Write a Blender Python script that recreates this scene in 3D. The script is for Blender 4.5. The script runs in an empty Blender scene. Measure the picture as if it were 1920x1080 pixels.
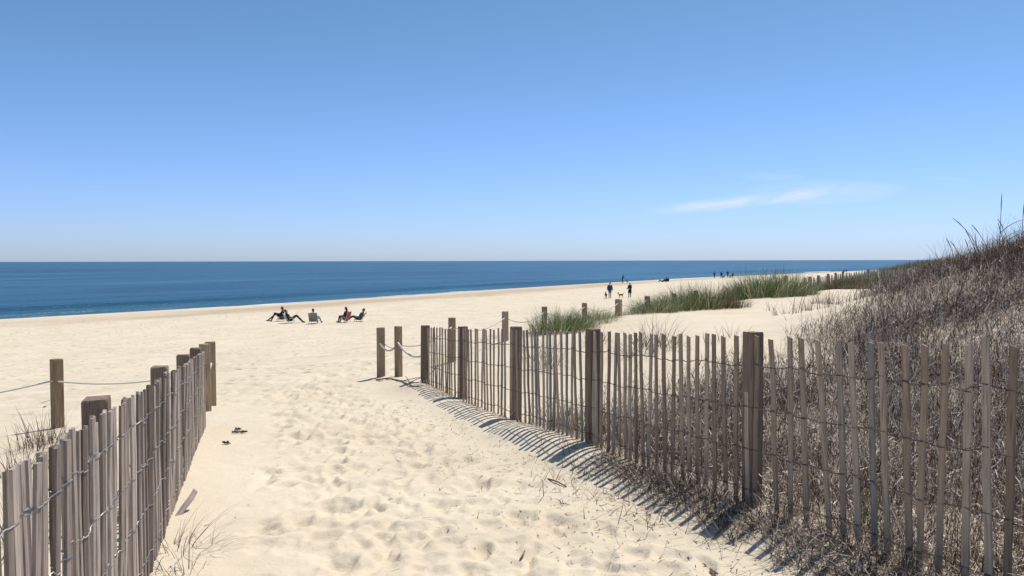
import bpy, math, random
import numpy as np
from mathutils import Vector, Matrix
R = math.radians
random.seed(7); rng = np.random.default_rng(11)
scene = bpy.context.scene
COL = scene.collection

# ------------------------------------------------------------------ camera
CAM_Z = 5.4                       # metres above the sea
FPX = 1450.0                      # focal length in photo pixels (1920 wide)
PITCH, ROLL = math.atan(51/FPX), R(0.12)
cam_d = bpy.data.cameras.new('camera'); cam = bpy.data.objects.new('camera', cam_d); COL.objects.link(cam)
cam_d.sensor_width = 36; cam_d.lens = FPX/1920*36; cam_d.clip_start = .05; cam_d.clip_end = 200000
CAM_ROT = (Matrix.Rotation(math.pi/2-PITCH, 3, 'X') @ Matrix.Rotation(-ROLL, 3, 'Z'))
cam.location = (0, 0, CAM_Z); cam.rotation_euler = CAM_ROT.to_euler()
scene.camera = cam

# ------------------------------------------------------------------ sky and sun
SUN_AZ, SUN_EL = R(41), R(63)     # azimuth to the right of straight ahead
w = bpy.data.worlds.new('World'); scene.world = w; w.use_nodes = True
nt = w.node_tree; nt.nodes.clear()
N = nt.nodes.new; Lk = nt.links.new
sky = N('ShaderNodeTexSky'); sky.sky_type = 'NISHITA'; sky.sun_disc = False
sky.sun_elevation = SUN_EL; sky.sun_rotation = SUN_AZ
sky.altitude = 0; sky.air_density = 1.0; sky.dust_density = 0.3; sky.ozone_density = 1.0
hs = N('ShaderNodeHueSaturation'); hs.inputs['Saturation'].default_value = .97; hs.inputs['Value'].default_value = 1.0
wb = N('ShaderNodeMix'); wb.data_type = 'RGBA'; wb.blend_type = 'MULTIPLY'; wb.inputs['Factor'].default_value = 1.0   # the camera's cool white balance
Lk(sky.outputs[0], wb.inputs[6]); tz = N('ShaderNodeTexCoord'); sz_ = N('ShaderNodeSeparateXYZ'); Lk(tz.outputs['Generated'], sz_.inputs[0])
mz = N('ShaderNodeMapRange'); mz.interpolation_type = 'SMOOTHSTEP'; mz.inputs[1].default_value = -.02; mz.inputs[2].default_value = .34; Lk(sz_.outputs['Z'], mz.inputs[0])
tn = N('ShaderNodeMix'); tn.data_type = 'RGBA'; Lk(mz.outputs[0], tn.inputs['Factor']); tn.inputs[6].default_value = (.715, .955, 1.68, 1); tn.inputs[7].default_value = (.625, .935, 1.14, 1)
Lk(tn.outputs[2], wb.inputs[7]); Lk(wb.outputs[2], hs.inputs['Color'])
def mth(op, a, b=None, c=None):
    n = N('ShaderNodeMath'); n.operation = op
    for i, v in enumerate((a, b, c)):
        if v is None: continue
        if isinstance(v, (int, float)): n.inputs[i].default_value = v
        else: Lk(v, n.inputs[i])
    return n.outputs[0]
tc = N('ShaderNodeTexCoord'); sp = N('ShaderNodeSeparateXYZ'); Lk(tc.outputs['Generated'], sp.inputs[0])
ys = mth('MAXIMUM', sp.outputs['Y'], 0.02)
cu = mth('DIVIDE', sp.outputs['X'], ys); cv = mth('DIVIDE', sp.outputs['Z'], ys)
cmb = N('ShaderNodeCombineXYZ'); Lk(mth('MULTIPLY', cu, 9.0), cmb.inputs[0]); Lk(mth('MULTIPLY', mth('SUBTRACT', cv, mth('MULTIPLY', cu, .18)), 60.0), cmb.inputs[1])
cn = N('ShaderNodeTexNoise'); cn.inputs['Scale'].default_value = 1.0; cn.inputs['Detail'].default_value = 6; cn.inputs['Roughness'].default_value = .6; cn.inputs['Distortion'].default_value = .6
Lk(cmb.outputs[0], cn.inputs['Vector'])
def wisp(u0, v0, ru, rv, shear, amp):
    du = mth('SUBTRACT', cu, u0); dv = mth('SUBTRACT', mth('SUBTRACT', cv, v0), mth('MULTIPLY', du, shear))
    e = mth('ADD', mth('POWER', mth('ABSOLUTE', mth('DIVIDE', du, ru)), 2.0), mth('POWER', mth('ABSOLUTE', mth('DIVIDE', dv, rv)), 2.0))
    return mth('MULTIPLY', mth('MAXIMUM', mth('SUBTRACT', 1.0, e), 0.0), amp)
m = None
for a in ((.29, .075, .125, .0095, .105, .95), (.40, .087, .12, .017, .03, .55), (.33, .108, .05, .006, -.05, .30), (.56, .104, .04, .004, -.05, .14)):
    k = wisp(*a); m = k if m is None else mth('ADD', m, k)
cr = N('ShaderNodeMapRange'); cr.interpolation_type = 'SMOOTHSTEP'; cr.inputs[1].default_value = .30; cr.inputs[2].default_value = .78
Lk(cn.outputs['Fac'], cr.inputs[0])
cm = mth('MINIMUM', mth('MULTIPLY', m, mth('ADD', mth('MULTIPLY', cr.outputs[0], .85), .15)), .75)
cm = mth('MULTIPLY', cm, mth('GREATER_THAN', sp.outputs['Y'], 0.05))
mx = N('ShaderNodeMix'); mx.data_type = 'RGBA'; Lk(cm, mx.inputs['Factor']); Lk(hs.outputs[0], mx.inputs[6]); mx.inputs[7].default_value = (8.2, 8.9, 10.2, 1)
bg = N('ShaderNodeBackground'); bg.inputs['Strength'].default_value = 0.085
Lk(mx.outputs[2], bg.inputs['Color'])
wo = N('ShaderNodeOutputWorld'); Lk(bg.outputs[0], wo.inputs['Surface'])

sl = bpy.data.lights.new('sun', 'SUN'); sl.energy = 4.25; sl.angle = R(.53); sl.color = (1.0, .94, .83)
sun = bpy.data.objects.new('sun', sl); COL.objects.link(sun)
SUN_DIR = Vector((math.sin(SUN_AZ)*math.cos(SUN_EL), math.cos(SUN_AZ)*math.cos(SUN_EL), math.sin(SUN_EL)))
sun.rotation_euler = SUN_DIR.to_track_quat('Z', 'Y').to_euler(); sun.location = (20, 25, 40)
vs = scene.view_settings; vs.view_transform = 'Standard'; vs.look = 'None'; vs.gamma = 1; vs.exposure = 0.18; vs.use_curve_mapping = False

# ------------------------------------------------------------------ helpers
def tag(o, label=None, cat=None, group=None, kind=None):
    if label: o['label'] = label
    if cat: o['category'] = cat
    if group: o['group'] = group
    if kind: o['kind'] = kind
    return o
def link(name, me, mat=None, parent=None, loc=None):
    o = bpy.data.objects.new(name, me); COL.objects.link(o)
    if mat is not None and me is not None and not me.materials: me.materials.append(mat)
    if parent: o.parent = parent
    if loc is not None: o.location = loc
    return o
def empty(name, loc=(0, 0, 0), rz=0):
    o = bpy.data.objects.new(name, None); COL.objects.link(o); o.location = loc; o.rotation_euler = (0, 0, rz); o.empty_display_size = .2
    return o
def np_mesh(name, verts, quads, smooth=False, col=None):
    verts = np.asarray(verts, np.float32).reshape(-1, 3); quads = np.asarray(quads, np.int32)
    k = quads.shape[1]; n = len(quads)
    me = bpy.data.meshes.new(name)
    me.vertices.add(len(verts)); me.vertices.foreach_set('co', verts.ravel())
    me.loops.add(n*k); me.loops.foreach_set('vertex_index', quads.ravel())
    me.polygons.add(n); me.polygons.foreach_set('loop_start', np.arange(0, n*k, k, dtype=np.int32))
    me.polygons.foreach_set('use_smooth', np.full(n, smooth))
    me.update(calc_edges=True)
    if col is not None:
        a = me.color_attributes.new('tint', 'FLOAT_COLOR', 'POINT')
        c = np.ones((len(verts), 4), np.float32); c[:, :3] = col; a.data.foreach_set('color', c.ravel())
    return me
class MB:
    """collects pieces of ONE part"""
    def __init__(s): s.v = []; s.f = []
    def box(s, c, d, rot=None, jit=0):
        o = len(s.v); c = Vector(c)
        for x in (-.5, .5):
            for y in (-.5, .5):
                for z in (-.5, .5):
                    p = Vector((x*d[0], y*d[1], z*d[2])) + Vector([random.uniform(-jit, jit) for _ in range(3)])
                    if rot: p = rot @ p
                    s.v.append(tuple(p+c))
        s.f += [tuple(o+i for i in q) for q in ((0, 1, 3, 2), (4, 6, 7, 5), (0, 4, 5, 1), (2, 3, 7, 6), (0, 2, 6, 4), (1, 5, 7, 3))]
        return s
    def tube(s, pts, rad, n=6, cap=True):
        pts = [Vector(p) for p in pts]
        if isinstance(rad, (int, float)): rad = [rad]*len(pts)
        o = len(s.v); up = None
        for i, p in enumerate(pts):
            t = (pts[min(i+1, len(pts)-1)]-pts[max(i-1, 0)]).normalized()
            if up is None: up = t.orthogonal().normalized()
            up = (up - t*up.dot(t)).normalized(); b = t.cross(up)
            for k in range(n):
                a = 2*math.pi*k/n; s.v.append(tuple(p + (up*math.cos(a)+b*math.sin(a))*rad[i]))
        for i in range(len(pts)-1):
            for k in range(n):
                s.f.append((o+i*n+k, o+i*n+(k+1) % n, o+(i+1)*n+(k+1) % n, o+(i+1)*n+k))
        if cap:
            s.f.append(tuple(o+k for k in reversed(range(n)))); s.f.append(tuple(o+(len(pts)-1)*n+k for k in range(n)))
        return s
    def ball(s, c, r, nu=12, nv=8, rot=None, zmin=-1.0):
        c = Vector(c); r = (r, r, r) if isinstance(r, (int, float)) else r; o = len(s.v)
        for j in range(nv+1):
            th = math.pi*j/nv; z = max(math.cos(th), zmin)
            for i in range(nu):
                ph = 2*math.pi*i/nu
                p = Vector((r[0]*math.sin(th)*math.cos(ph), r[1]*math.sin(th)*math.sin(ph), r[2]*z))
                if rot: p = rot @ p
                s.v.append(tuple(c+p))
        for j in range(nv):
            for i in range(nu):
                s.f.append((o+j*nu+i, o+(j+1)*nu+i, o+(j+1)*nu+(i+1) % nu, o+j*nu+(i+1) % nu))
        return s
    def mesh(s, name, smooth=False):
        me = bpy.data.meshes.new(name); me.from_pydata(s.v, [], s.f); me.update()
        if smooth: me.polygons.foreach_set('use_smooth', np.ones(len(me.polygons), bool))
        return me
    def build(s, name, mat, parent=None, smooth=False, loc=None): return link(name, s.mesh(name, smooth), mat, parent, loc)

def _hash(ix, iy, seed):
    h = (ix.astype(np.int64)*374761393 + iy.astype(np.int64)*668265263 + seed*982451653) & 0xffffffff
    h = ((h ^ (h >> 13))*1274126177) & 0xffffffff
    return ((h ^ (h >> 16)) & 0xffff)/65535.0
def vnoise(x, y, seed=0):
    x = np.asarray(x, float); y = np.asarray(y, float)
    ix = np.floor(x); iy = np.floor(y); fx = x-ix; fy = y-iy
    fx = fx*fx*fx*(fx*(fx*6-15)+10); fy = fy*fy*fy*(fy*(fy*6-15)+10)
    a = _hash(ix, iy, seed); b = _hash(ix+1, iy, seed); c = _hash(ix, iy+1, seed); d = _hash(ix+1, iy+1, seed)
    return (a+(b-a)*fx)*(1-fy)+(c+(d-c)*fx)*fy - .5
def fbm(x, y, seed=0, o=3):
    r = 0; a = 1
    for i in range(o): r = r+a*vnoise(x*2**i+i*17.3, y*2**i-i*9.1, seed+i); a *= .5
    return r
def sstep(a, b, x):
    t = np.clip((np.asarray(x, float)-a)/(b-a), 0, 1); return t*t*(3-2*t)

# ------------------------------------------------------------------ the lie of the land (sea level is z = 0)
NX, NY = -.82, .57                                  # towards the sea, across the shore
SH_S = np.array([-3000, 30, 60, 90, 123, 163, 226, 350, 427, 590, 2500]); SH_C = np.array([80, 80, 79.5, 82.5, 85.5, 87, 88.5, 80, 71, 66, 66.])
def shore_cs(x, y): return NX*x+NY*y, .57*x+.82*y
PROF_C = np.array([-3000, -40, -12, 0, 9.5, 16, 26, 38, 44, 58, 68, 72, 80, 92, 120, 400, 60000]); PROF_Z = np.array([4.4, 4.4, 4.1, 3.76, 3.44, 2.72, 1.58, .99, .92, .84, .74, .60, 0, -1.0, -2.2, -8, -30])
FA = np.array([1.545, 5.15]); FDIR = np.array([-.4, .9165])           # right fence line: through its near post
def fence_ts(x, y):
    dx = x-FA[0]; dy = y-FA[1]
    return dx*FDIR[0]+dy*FDIR[1], dx*FDIR[1]-dy*FDIR[0]               # along (away from us), across (+ = dune side)
def base_height(x, y):
    x = np.asarray(x, float); y = np.asarray(y, float)
    c, s = shore_cs(x, y); c0 = np.interp(s, SH_S, SH_C)
    cc = np.where(c > 12, 12+(c-12)*(68/(c0-12)), c)
    z = np.interp(cc, PROF_C, PROF_Z)
    t, q = fence_ts(x, y)
    crest = sstep(15.5, 9.5, c)*sstep(.2, 4.0, q)*sstep(-3, 5, t)     # dune plateau behind the right fence
    z = z + crest*(.40 + .16*fbm(x*.22, y*.22, 3, 2))
    z = z + 1.68*np.exp(-(np.maximum(0, 9.7-x)**2/11.6+np.maximum(0, x-14)**2/60+(y-12.2)**2/24))*sstep(.0, 2.5, q)
    z = z + 1.1*np.exp(-((x-44)**2/420+(y-74)**2/420)) + 1.3*np.exp(-((x-90)**2/1800+(y-140)**2/1800))
    # wind-blown bank along the path side of the right fence
    z = z + (.115+.12*fbm(x*1.1, y*1.1, 15, 2))*sstep(1.2, 3.0, t)*sstep(9.0, 6.0, t)*np.exp(-((q+.22)/.30)**2)
    z = z + .07*sstep(-2.5, -.5, t)*sstep(4, 2, t)*np.exp(-((q+.1)/.4)**2)
    # slight hollow of the trodden path
    z = z - .05*np.exp(-((x+.55)/1.3)**2)*sstep(14, 9, y)*sstep(-3, 1, y)
    z = z + .05*fbm(x*.35, y*.35, 9, 2)*sstep(75, 60, cc)
    return z
# footprints and scuffs
def path_mask(x, y):
    t, q = fence_ts(x, y)
    lx = -1.5-.315*(y-2.3)                                            # left fence line
    inside = sstep(-.75, -1.25, q)*sstep(.45, 1.1, x-lx)
    open_ = sstep(9, 12, y)*sstep(17, 9, shore_cs(x, y)[0]-0)*0
    beach = sstep(8.2, 10.5, shore_cs(x, y)[0])*.65
    return np.clip(np.where(y < 12.5, np.maximum(inside, beach*sstep(-1, -2, q)), beach), 0, 1)
_fp = []
_r = random.Random(5)
while len(_fp) < 1500:
    y = 1.2+12*_r.random()**1.15; x = _r.uniform(-5, 2.2)
    if _r.random() < float(path_mask(np.array(x), np.array(y))):
        _fp.append((x, y, _r.gauss(.1, .6), _r.uniform(.075, .16), _r.uniform(.045, .085), _r.uniform(.006, .026)*(1.25 if _r.random() < .2 else 1)))
while len(_fp) < 3000:
    y = _r.uniform(11, 30); x = _r.uniform(-12, 4)
    if _r.random() < float(path_mask(np.array(x), np.array(y))):
        _fp.append((x, y, _r.gauss(.2, .7), _r.uniform(.14, .24), _r.uniform(.09, .15), _r.uniform(.015, .04)))
def graded(dense0, dense1, step, lo, hi, ratio):
    a = list(np.arange(dense0, dense1, step))
    p = a[-1]; s = step
    while p < hi: s *= ratio; p += s; a.append(p)
    b = []; p = a[0]; s = step
    while p > lo: s *= ratio; p -= s; b.append(p)
    return np.array(b[::-1]+a)
gx = graded(-3.3, 2.4, .018, -2600, 2600, 1.045)
gy = [-.3]; 
while gy[-1] < 2600: gy.append(gy[-1]+max(.017, .0047*gy[-1] if gy[-1] < 30 else .022*gy[-1]))
gy = np.concatenate([-.3-np.cumsum(.05*1.12**np.arange(75))[::-1], np.array(gy)])
GX, GY = np.meshgrid(gx, gy)
GZ = base_height(GX, GY)
near = (np.abs(GX) < 16) & (GY > -2) & (GY < 40)
PM = np.where(near, path_mask(GX, GY), 0)
hum = .016*fbm(GX*1.9, GY*2.5, 21, 4) + .012*(.25-np.abs(vnoise(GX*3.1+.6*GY, GY*3.6, 31)))*2
GZ = GZ + hum*(.25+.75*PM)*near
relief = np.zeros_like(GZ)
WX = .07*fbm(GX*7, GY*7, 131, 2)*near; WY = .07*fbm(GX*7, GY*7, 137, 2)*near
for (fx, fy, fa, la, lb, dp) in _fp:
    ca, sa = math.cos(fa), math.sin(fa); ext = 2.6*la
    i0, i1 = np.searchsorted(gx, (fx-ext, fx+ext)); j0, j1 = np.searchsorted(gy, (fy-ext, fy+ext))
    if i1-i0 < 2 or j1-j0 < 2: continue
    X = GX[j0:j1, i0:i1]-fx; Y = GY[j0:j1, i0:i1]-fy
    wx = WX[j0:j1, i0:i1]; wy = WY[j0:j1, i0:i1]; X = X+wx; Y = Y+wy
    u = (X*sa+Y*ca)/la; v = (X*ca-Y*sa)/(lb*(1+.28*np.tanh(2*u)))
    r2 = u*u+v*v
    relief[j0:j1, i0:i1] += -dp*np.exp(-r2**2.3) + .38*dp*np.exp(-((np.sqrt(r2)-1.35)/.30)**2)*(.55+.45*np.tanh(1.5*u+.8*v))
GZ = GZ + np.clip(relief, -.06, .045) + .004*fbm(GX*9, GY*9, 141, 3)*PM*near
def height(x, y):
    """height of the sand as built"""
    i = int(np.clip(np.searchsorted(gx, x)-1, 0, len(gx)-2)); j = int(np.clip(np.searchsorted(gy, y)-1, 0, len(gy)-2))
    a = (x-gx[i])/(gx[i+1]-gx[i]); b = (y-gy[j])/(gy[j+1]-gy[j])
    return float((GZ[j, i]*(1-a)+GZ[j, i+1]*a)*(1-b)+(GZ[j+1, i]*(1-a)+GZ[j+1, i+1]*a)*b)
def heights(x, y):
    i = np.clip(np.searchsorted(gx, x)-1, 0, len(gx)-2); j = np.clip(np.searchsorted(gy, y)-1, 0, len(gy)-2)
    a = (x-gx[i])/(gx[i+1]-gx[i]); b = (y-gy[j])/(gy[j+1]-gy[j])
    return (GZ[j, i]*(1-a)+GZ[j, i+1]*a)*(1-b)+(GZ[j+1, i]*(1-a)+GZ[j+1, i+1]*a)*b
def ray(px, py):
    d = CAM_ROT @ Vector(((px-960)/FPX, (540-py)/FPX, -1)); return d/d.y
def at(px, d):
    return (px-960)/FPX*d, d
def ground_hit(px, py, d0=2.0, d1=800):
    r = ray(px, py); d = d0
    while d < d1:
        if CAM_Z+r.z*d < height(r.x*d, d): return (r.x*d, d)
        d *= 1.004
    return (r.x*d1, d1)

# ------------------------------------------------------------------ materials
def new_mat(name):
    m = bpy.data.materials.new(name); m.use_nodes = True; t = m.node_tree
    b = t.nodes['Principled BSDF']; return m, t, b
def noise(t, scale, detail=4, rough=.55, vec=None, dist=0):
    n = t.nodes.new('ShaderNodeTexNoise'); n.inputs['Scale'].default_value = scale; n.inputs['Detail'].default_value = detail
    n.inputs['Roughness'].default_value = rough; n.inputs['Distortion'].default_value = dist
    if vec is not None: t.links.new(vec, n.inputs['Vector'])
    return n.outputs['Fac']
def ramp(t, fac, stops):
    n = t.nodes.new('ShaderNodeValToRGB'); e = n.color_ramp.elements
    while len(e) < len(stops): e.new(.5)
    for el, (p, c) in zip(e, stops): el.position = p; el.color = (*c, 1) if len(c) == 3 else c
    t.links.new(fac, n.inputs[0]); return n.outputs['Color']
def mixc(t, fac, a, b, mode='MIX'):
    n = t.nodes.new('ShaderNodeMix'); n.data_type = 'RGBA'; n.blend_type = mode
    for v, s in ((fac, n.inputs['Factor']), (a, n.inputs[6]), (b, n.inputs[7])):
        if isinstance(v, (int, float)): s.default_value = v
        elif isinstance(v, tuple): s.default_value = (*v, 1)
        else: t.links.new(v, s)
    return n.outputs[2]
def bump(t, b, h, strength, dist):
    n = t.nodes.new('ShaderNodeBump'); n.inputs['Strength'].default_value = strength; n.inputs['Distance'].default_value = dist
    t.links.new(h, n.inputs['Height']); t.links.new(n.outputs[0], b.inputs['Normal']); return n
def math_(t, op, a, b):
    n = t.nodes.new('ShaderNodeMath'); n.operation = op
    for i, v in enumerate((a, b)):
        if isinstance(v, (int, float)): n.inputs[i].default_value = v
        else: t.links.new(v, n.inputs[i])
    return n.outputs[0]
def objpos(t, scale=(1, 1, 1)):
    c = t.nodes.new('ShaderNodeTexCoord'); mp = t.nodes.new('ShaderNodeMapping'); mp.inputs['Scale'].default_value = scale
    t.links.new(c.outputs['Object'], mp.inputs[0]); return mp.outputs[0]
def objrand(t): return t.nodes.new('ShaderNodeObjectInfo').outputs['Random']

def mat_sand():
    m, t, b = new_mat('dry_sand'); p = objpos(t)
    c = ramp(t, noise(t, .55, 5, .6, p), [(.3, (.62, .53, .395)), (.55, (.68, .59, .455)), (.75, (.72, .635, .50))])
    g = ramp(t, noise(t, 420, 2, .7, p), [(.3, (.78, .76, .74)), (.6, (1, 1, 1)), (.8, (1.06, 1.06, 1.05))])
    c = mixc(t, 1.0, c, g, 'MULTIPLY')
    at_ = t.nodes.new('ShaderNodeAttribute'); at_.attribute_name = 'wet'
    c = mixc(t, at_.outputs['Fac'], c, (.30, .235, .165))
    st = t.nodes.new('ShaderNodeAttribute'); st.attribute_name = 'drift'
    c = mixc(t, st.outputs['Fac'], c, (.44, .335, .235))
    du = t.nodes.new('ShaderNodeAttribute'); du.attribute_name = 'duff'
    dn = ramp(t, noise(t, 26, 5, .75, p), [(.43, (1,)*3), (.62, (0,)*3)])
    c = mixc(t, math_(t, 'MULTIPLY', du.outputs['Fac'], dn), c, (.115, .082, .068))
    t.links.new(c, b.inputs['Base Color'])
    t.links.new(ramp(t, at_.outputs['Fac'], [(0, (.92,)*3), (1, (.45,)*3)]), b.inputs['Roughness'])
    b.inputs['Specular IOR Level'].default_value = .2
    h = math_(t, 'ADD', math_(t, 'MULTIPLY', noise(t, 260, 3, .7, p), .0016), math_(t, 'MULTIPLY', noise(t, 22, 4, .6, p), .007))
    h = math_(t, 'ADD', h, math_(t, 'MULTIPLY', noise(t, 3.4, 5, .62, p), .034))
    h = math_(t, 'ADD', h, math_(t, 'MULTIPLY', noise(t, .9, 3, .6, p), .05))
    be = t.nodes.new('ShaderNodeAttribute'); be.attribute_name = 'trod'
    vo = t.nodes.new('ShaderNodeTexVoronoi'); vo.feature = 'SMOOTH_F1'; vo.inputs['Scale'].default_value = 2.0; vo.inputs['Smoothness'].default_value = .35
    t.links.new(p, vo.inputs['Vector'])
    dim = ramp(t, vo.outputs['Distance'], [(.10, (0,)*3), (.34, (1,)*3)])
    pat = ramp(t, noise(t, .35, 3, .6, p), [(.40, (.12,)*3), (.62, (1,)*3)])
    h = math_(t, 'ADD', h, math_(t, 'MULTIPLY', math_(t, 'MULTIPLY', dim, math_(t, 'MULTIPLY', be.outputs['Fac'], pat)), .13))
    bump(t, b, h, .75, 1.0); return m
def mat_sea():
    m, t, b = new_mat('sea_water'); p = objpos(t)
    s1 = objpos(t, (1, 1, 1))
    # along-shore streaks: x of the sheet runs along the shore
    big = noise(t, 1.0, 5, .6, objpos(t, (.006, .03, 1)), .5)
    c = ramp(t, big, [(.36, (.008, .050, .100)), (.5, (.015, .078, .142)), (.64, (.032, .118, .190))])
    sh = t.nodes.new('ShaderNodeAttribute'); sh.attribute_name = 'shallow'
    c = mixc(t, sh.outputs['Fac'], c, (.10, .20, .27))
    t.links.new(c, b.inputs['Base Color'])
    b.inputs['Roughness'].default_value = .32; b.inputs['IOR'].default_value = 1.33; b.inputs['Specular IOR Level'].default_value = .24
    h = math_(t, 'ADD', math_(t, 'MULTIPLY', noise(t, 1, 4, .65, objpos(t, (.18, .55, 1)), .4), .55), math_(t, 'MULTIPLY', noise(t, 1, 4, .6, objpos(t, (.9, 2.2, 1)), .4), .13))
    bump(t, b, h, .9, 1.0); return m
def mat_foam():
    m, t, b = new_mat('sea_foam'); p = objpos(t)
    b.inputs['Base Color'].default_value = (.85, .87, .88, 1); b.inputs['Roughness'].default_value = .8
    at_ = t.nodes.new('ShaderNodeAttribute'); at_.attribute_name = 'edge'
    n = noise(t, .7, 6, .75, objpos(t, (.5, 1.4, 1)))
    a = math_(t, 'MULTIPLY', at_.outputs['Fac'], 1.0)
    f = t.nodes.new('ShaderNodeMapRange'); f.interpolation_type = 'SMOOTHSTEP'; t.links.new(math_(t, 'ADD', n, a), f.inputs[0]); f.inputs[1].default_value = .92; f.inputs[2].default_value = 1.16
    t.links.new(f.outputs[0], b.inputs['Alpha']); return m
def mat_slat(name, stops, vein=.40):
    """weathered wood, grain running along local z; every piece has its own tone"""
    m, t, b = new_mat(name); r = objrand(t)
    tone = ramp(t, r, stops)
    off = t.nodes.new('ShaderNodeCombineXYZ'); 
    for i in range(3): t.links.new(math_(t, 'MULTIPLY', r, 37.0+i*11), off.inputs[i])
    va = t.nodes.new('ShaderNodeVectorMath'); va.operation = 'ADD'; t.links.new(objpos(t, (60, 60, 3.0)), va.inputs[0]); t.links.new(off.outputs[0], va.inputs[1])
    g = noise(t, 1.6, 6, .65, va.outputs[0], .5)
    c = mixc(t, 1.0, tone, ramp(t, g, [(.28, (vein,)*3), (.5, (.95,)*3), (.75, (1.22, 1.2, 1.16))]), 'MULTIPLY')
    vb = t.nodes.new('ShaderNodeVectorMath'); vb.operation = 'ADD'; t.links.new(objpos(t, (9, 9, 2.4)), vb.inputs[0]); t.links.new(off.outputs[0], vb.inputs[1])
    st = noise(t, 1, 4, .6, vb.outputs[0])
    c = mixc(t, ramp(t, st, [(.45, (0,)*3), (.72, (.6,)*3)]), c, mixc(t, 1.0, c, (.60, .58, .60), 'MULTIPLY'))
    t.links.new(c, b.inputs['Base Color']); b.inputs['Roughness'].default_value = .85; b.inputs['Specular IOR Level'].default_value = .25
    bump(t, b, g, .8, .006); return m
def mat_tint(name, rough=.8, trans=0, spec=.2):
    m, t, b = new_mat(name)
    a = t.nodes.new('ShaderNodeAttribute'); a.attribute_name = 'tint'; t.links.new(a.outputs['Color'], b.inputs['Base Color'])
    b.inputs['Roughness'].default_value = rough; b.inputs['Specular IOR Level'].default_value = spec
    if trans:
        tr = t.nodes.new('ShaderNodeBsdfTranslucent'); t.links.new(a.outputs['Color'], tr.inputs['Color'])
        ms = t.nodes.new('ShaderNodeMixShader'); ms.inputs[0].default_value = trans
        t.links.new(b.outputs[0], ms.inputs[1]); t.links.new(tr.outputs[0], ms.inputs[2]); t.links.new(ms.outputs[0], t.nodes['Material Output'].inputs['Surface'])
    return m
def mat_plain(name, c, rough=.8, metal=0, var=.25, scale=30, bmp=.0):
    m, t, b = new_mat(name); n = noise(t, scale, 4, .6, objpos(t))
    cc = mixc(t, 1.0, tuple(c), ramp(t, n, [(.3, (1-var,)*3), (.7, (1+var*.5,)*3)]), 'MULTIPLY')
    t.links.new(cc, b.inputs['Base Color']); b.inputs['Roughness'].default_value = rough; b.inputs['Metallic'].default_value = metal
    if bmp: bump(t, b, n, .5, bmp)
    return m
def mat_rope():
    m, t, b = new_mat('pale_rope')
    wv = t.nodes.new('ShaderNodeTexWave'); wv.inputs['Scale'].default_value = 28; wv.bands_direction = 'DIAGONAL'; t.links.new(objpos(t), wv.inputs['Vector'])
    c = mixc(t, wv.outputs['Fac'], (.50, .46, .40), (.74, .70, .62)); t.links.new(c, b.inputs['Base Color']); b.inputs['Roughness'].default_value = .9
    bump(t, b, wv.outputs['Fac'], .6, .004); return m
M = dict(
    sand=mat_sand(), sea=mat_sea(), foam=mat_foam(), rope=mat_rope(),
    slat=mat_slat('weathered_slat', [(0, (.28, .210, .148)), (.3, (.385, .288, .205)), (.6, (.47, .365, .268)), (.8, (.54, .44, .34)), (.92, (.36, .30, .24)), (1, (.26, .262, .25))]),
    slatL=mat_slat('silvered_slat', [(0, (.17, .132, .11)), (.35, (.30, .243, .208)), (.7, (.42, .35, .305)), (1, (.56, .48, .42))]),
    slatF=mat_slat('sunlit_slat', [(0, (.45, .40, .35)), (.5, (.58, .52, .45)), (1, (.68, .62, .55))], .7),  # far fence: sunlight on the slats is painted in as a paler wood tone
    post=mat_slat('weathered_post', [(0, (.19, .135, .10)), (.6, (.245, .178, .132)), (1, (.295, .22, .165))]),
    rpost=mat_slat('brown_rope_post', [(0, (.28, .205, .125)), (.6, (.36, .27, .17)), (1, (.42, .325, .215))]),
    rust=mat_plain('rusty_wire', (.10, .075, .065), .7, .2, .4, 8),
    wire=mat_plain('galvanised_wire', (.42, .40, .39), .5, .6, .4, 8),
    brush=mat_tint('dead_brush', .85, .12), grass=mat_tint('beach_grass', .6, .3), litter=mat_tint('twig_litter', .9),
    drift=mat_plain('driftwood', (.20, .15, .115), .9, 0, .4, 20, .004),
    weed=mat_plain('dried_seaweed', (.030, .022, .016), .8, 0, .4, 40),
    tube=mat_plain('white_tube', (.72, .73, .74), .35, .3, .1), dtube=mat_plain('grey_tube', (.30, .31, .32), .4, .6, .1),
    canvas=mat_plain('grey_canvas', (.23, .22, .21), .85, 0, .2, 60), pink=mat_plain('red_canvas', (.42, .085, .08), .85, 0, .2, 60),
    canvas2=mat_plain('pale_grey_canvas', (.30, .30, .31), .85, 0, .2, 60), green=mat_plain('green_canvas', (.10, .14, .11), .85, 0, .2, 60),
)
def cloth(c): return mat_plain('cloth', c, .9, 0, .25, 25)
SKIN = mat_plain('skin', (.40, .235, .165), .55, 0, .08, 20); HAIR = mat_plain('hair', (.020, .014, .010), .6, 0, .3, 60)
BLACK = cloth((.016, .015, .018)); NAVY = cloth((.022, .045, .15)); JEANS = cloth((.10, .13, .19)); DARK = cloth((.022, .020, .024)); MAROON = cloth((.055, .016, .022))
SHOE = cloth((.020, .018, .016)); PALE = cloth((.42, .45, .52)); TEAL = cloth((.02, .09, .16)); GREY = cloth((.12, .12, .13)); BROWN = cloth((.10, .065, .04)); EYE = mat_plain('eye', (.01, .01, .01), .2)

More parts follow.
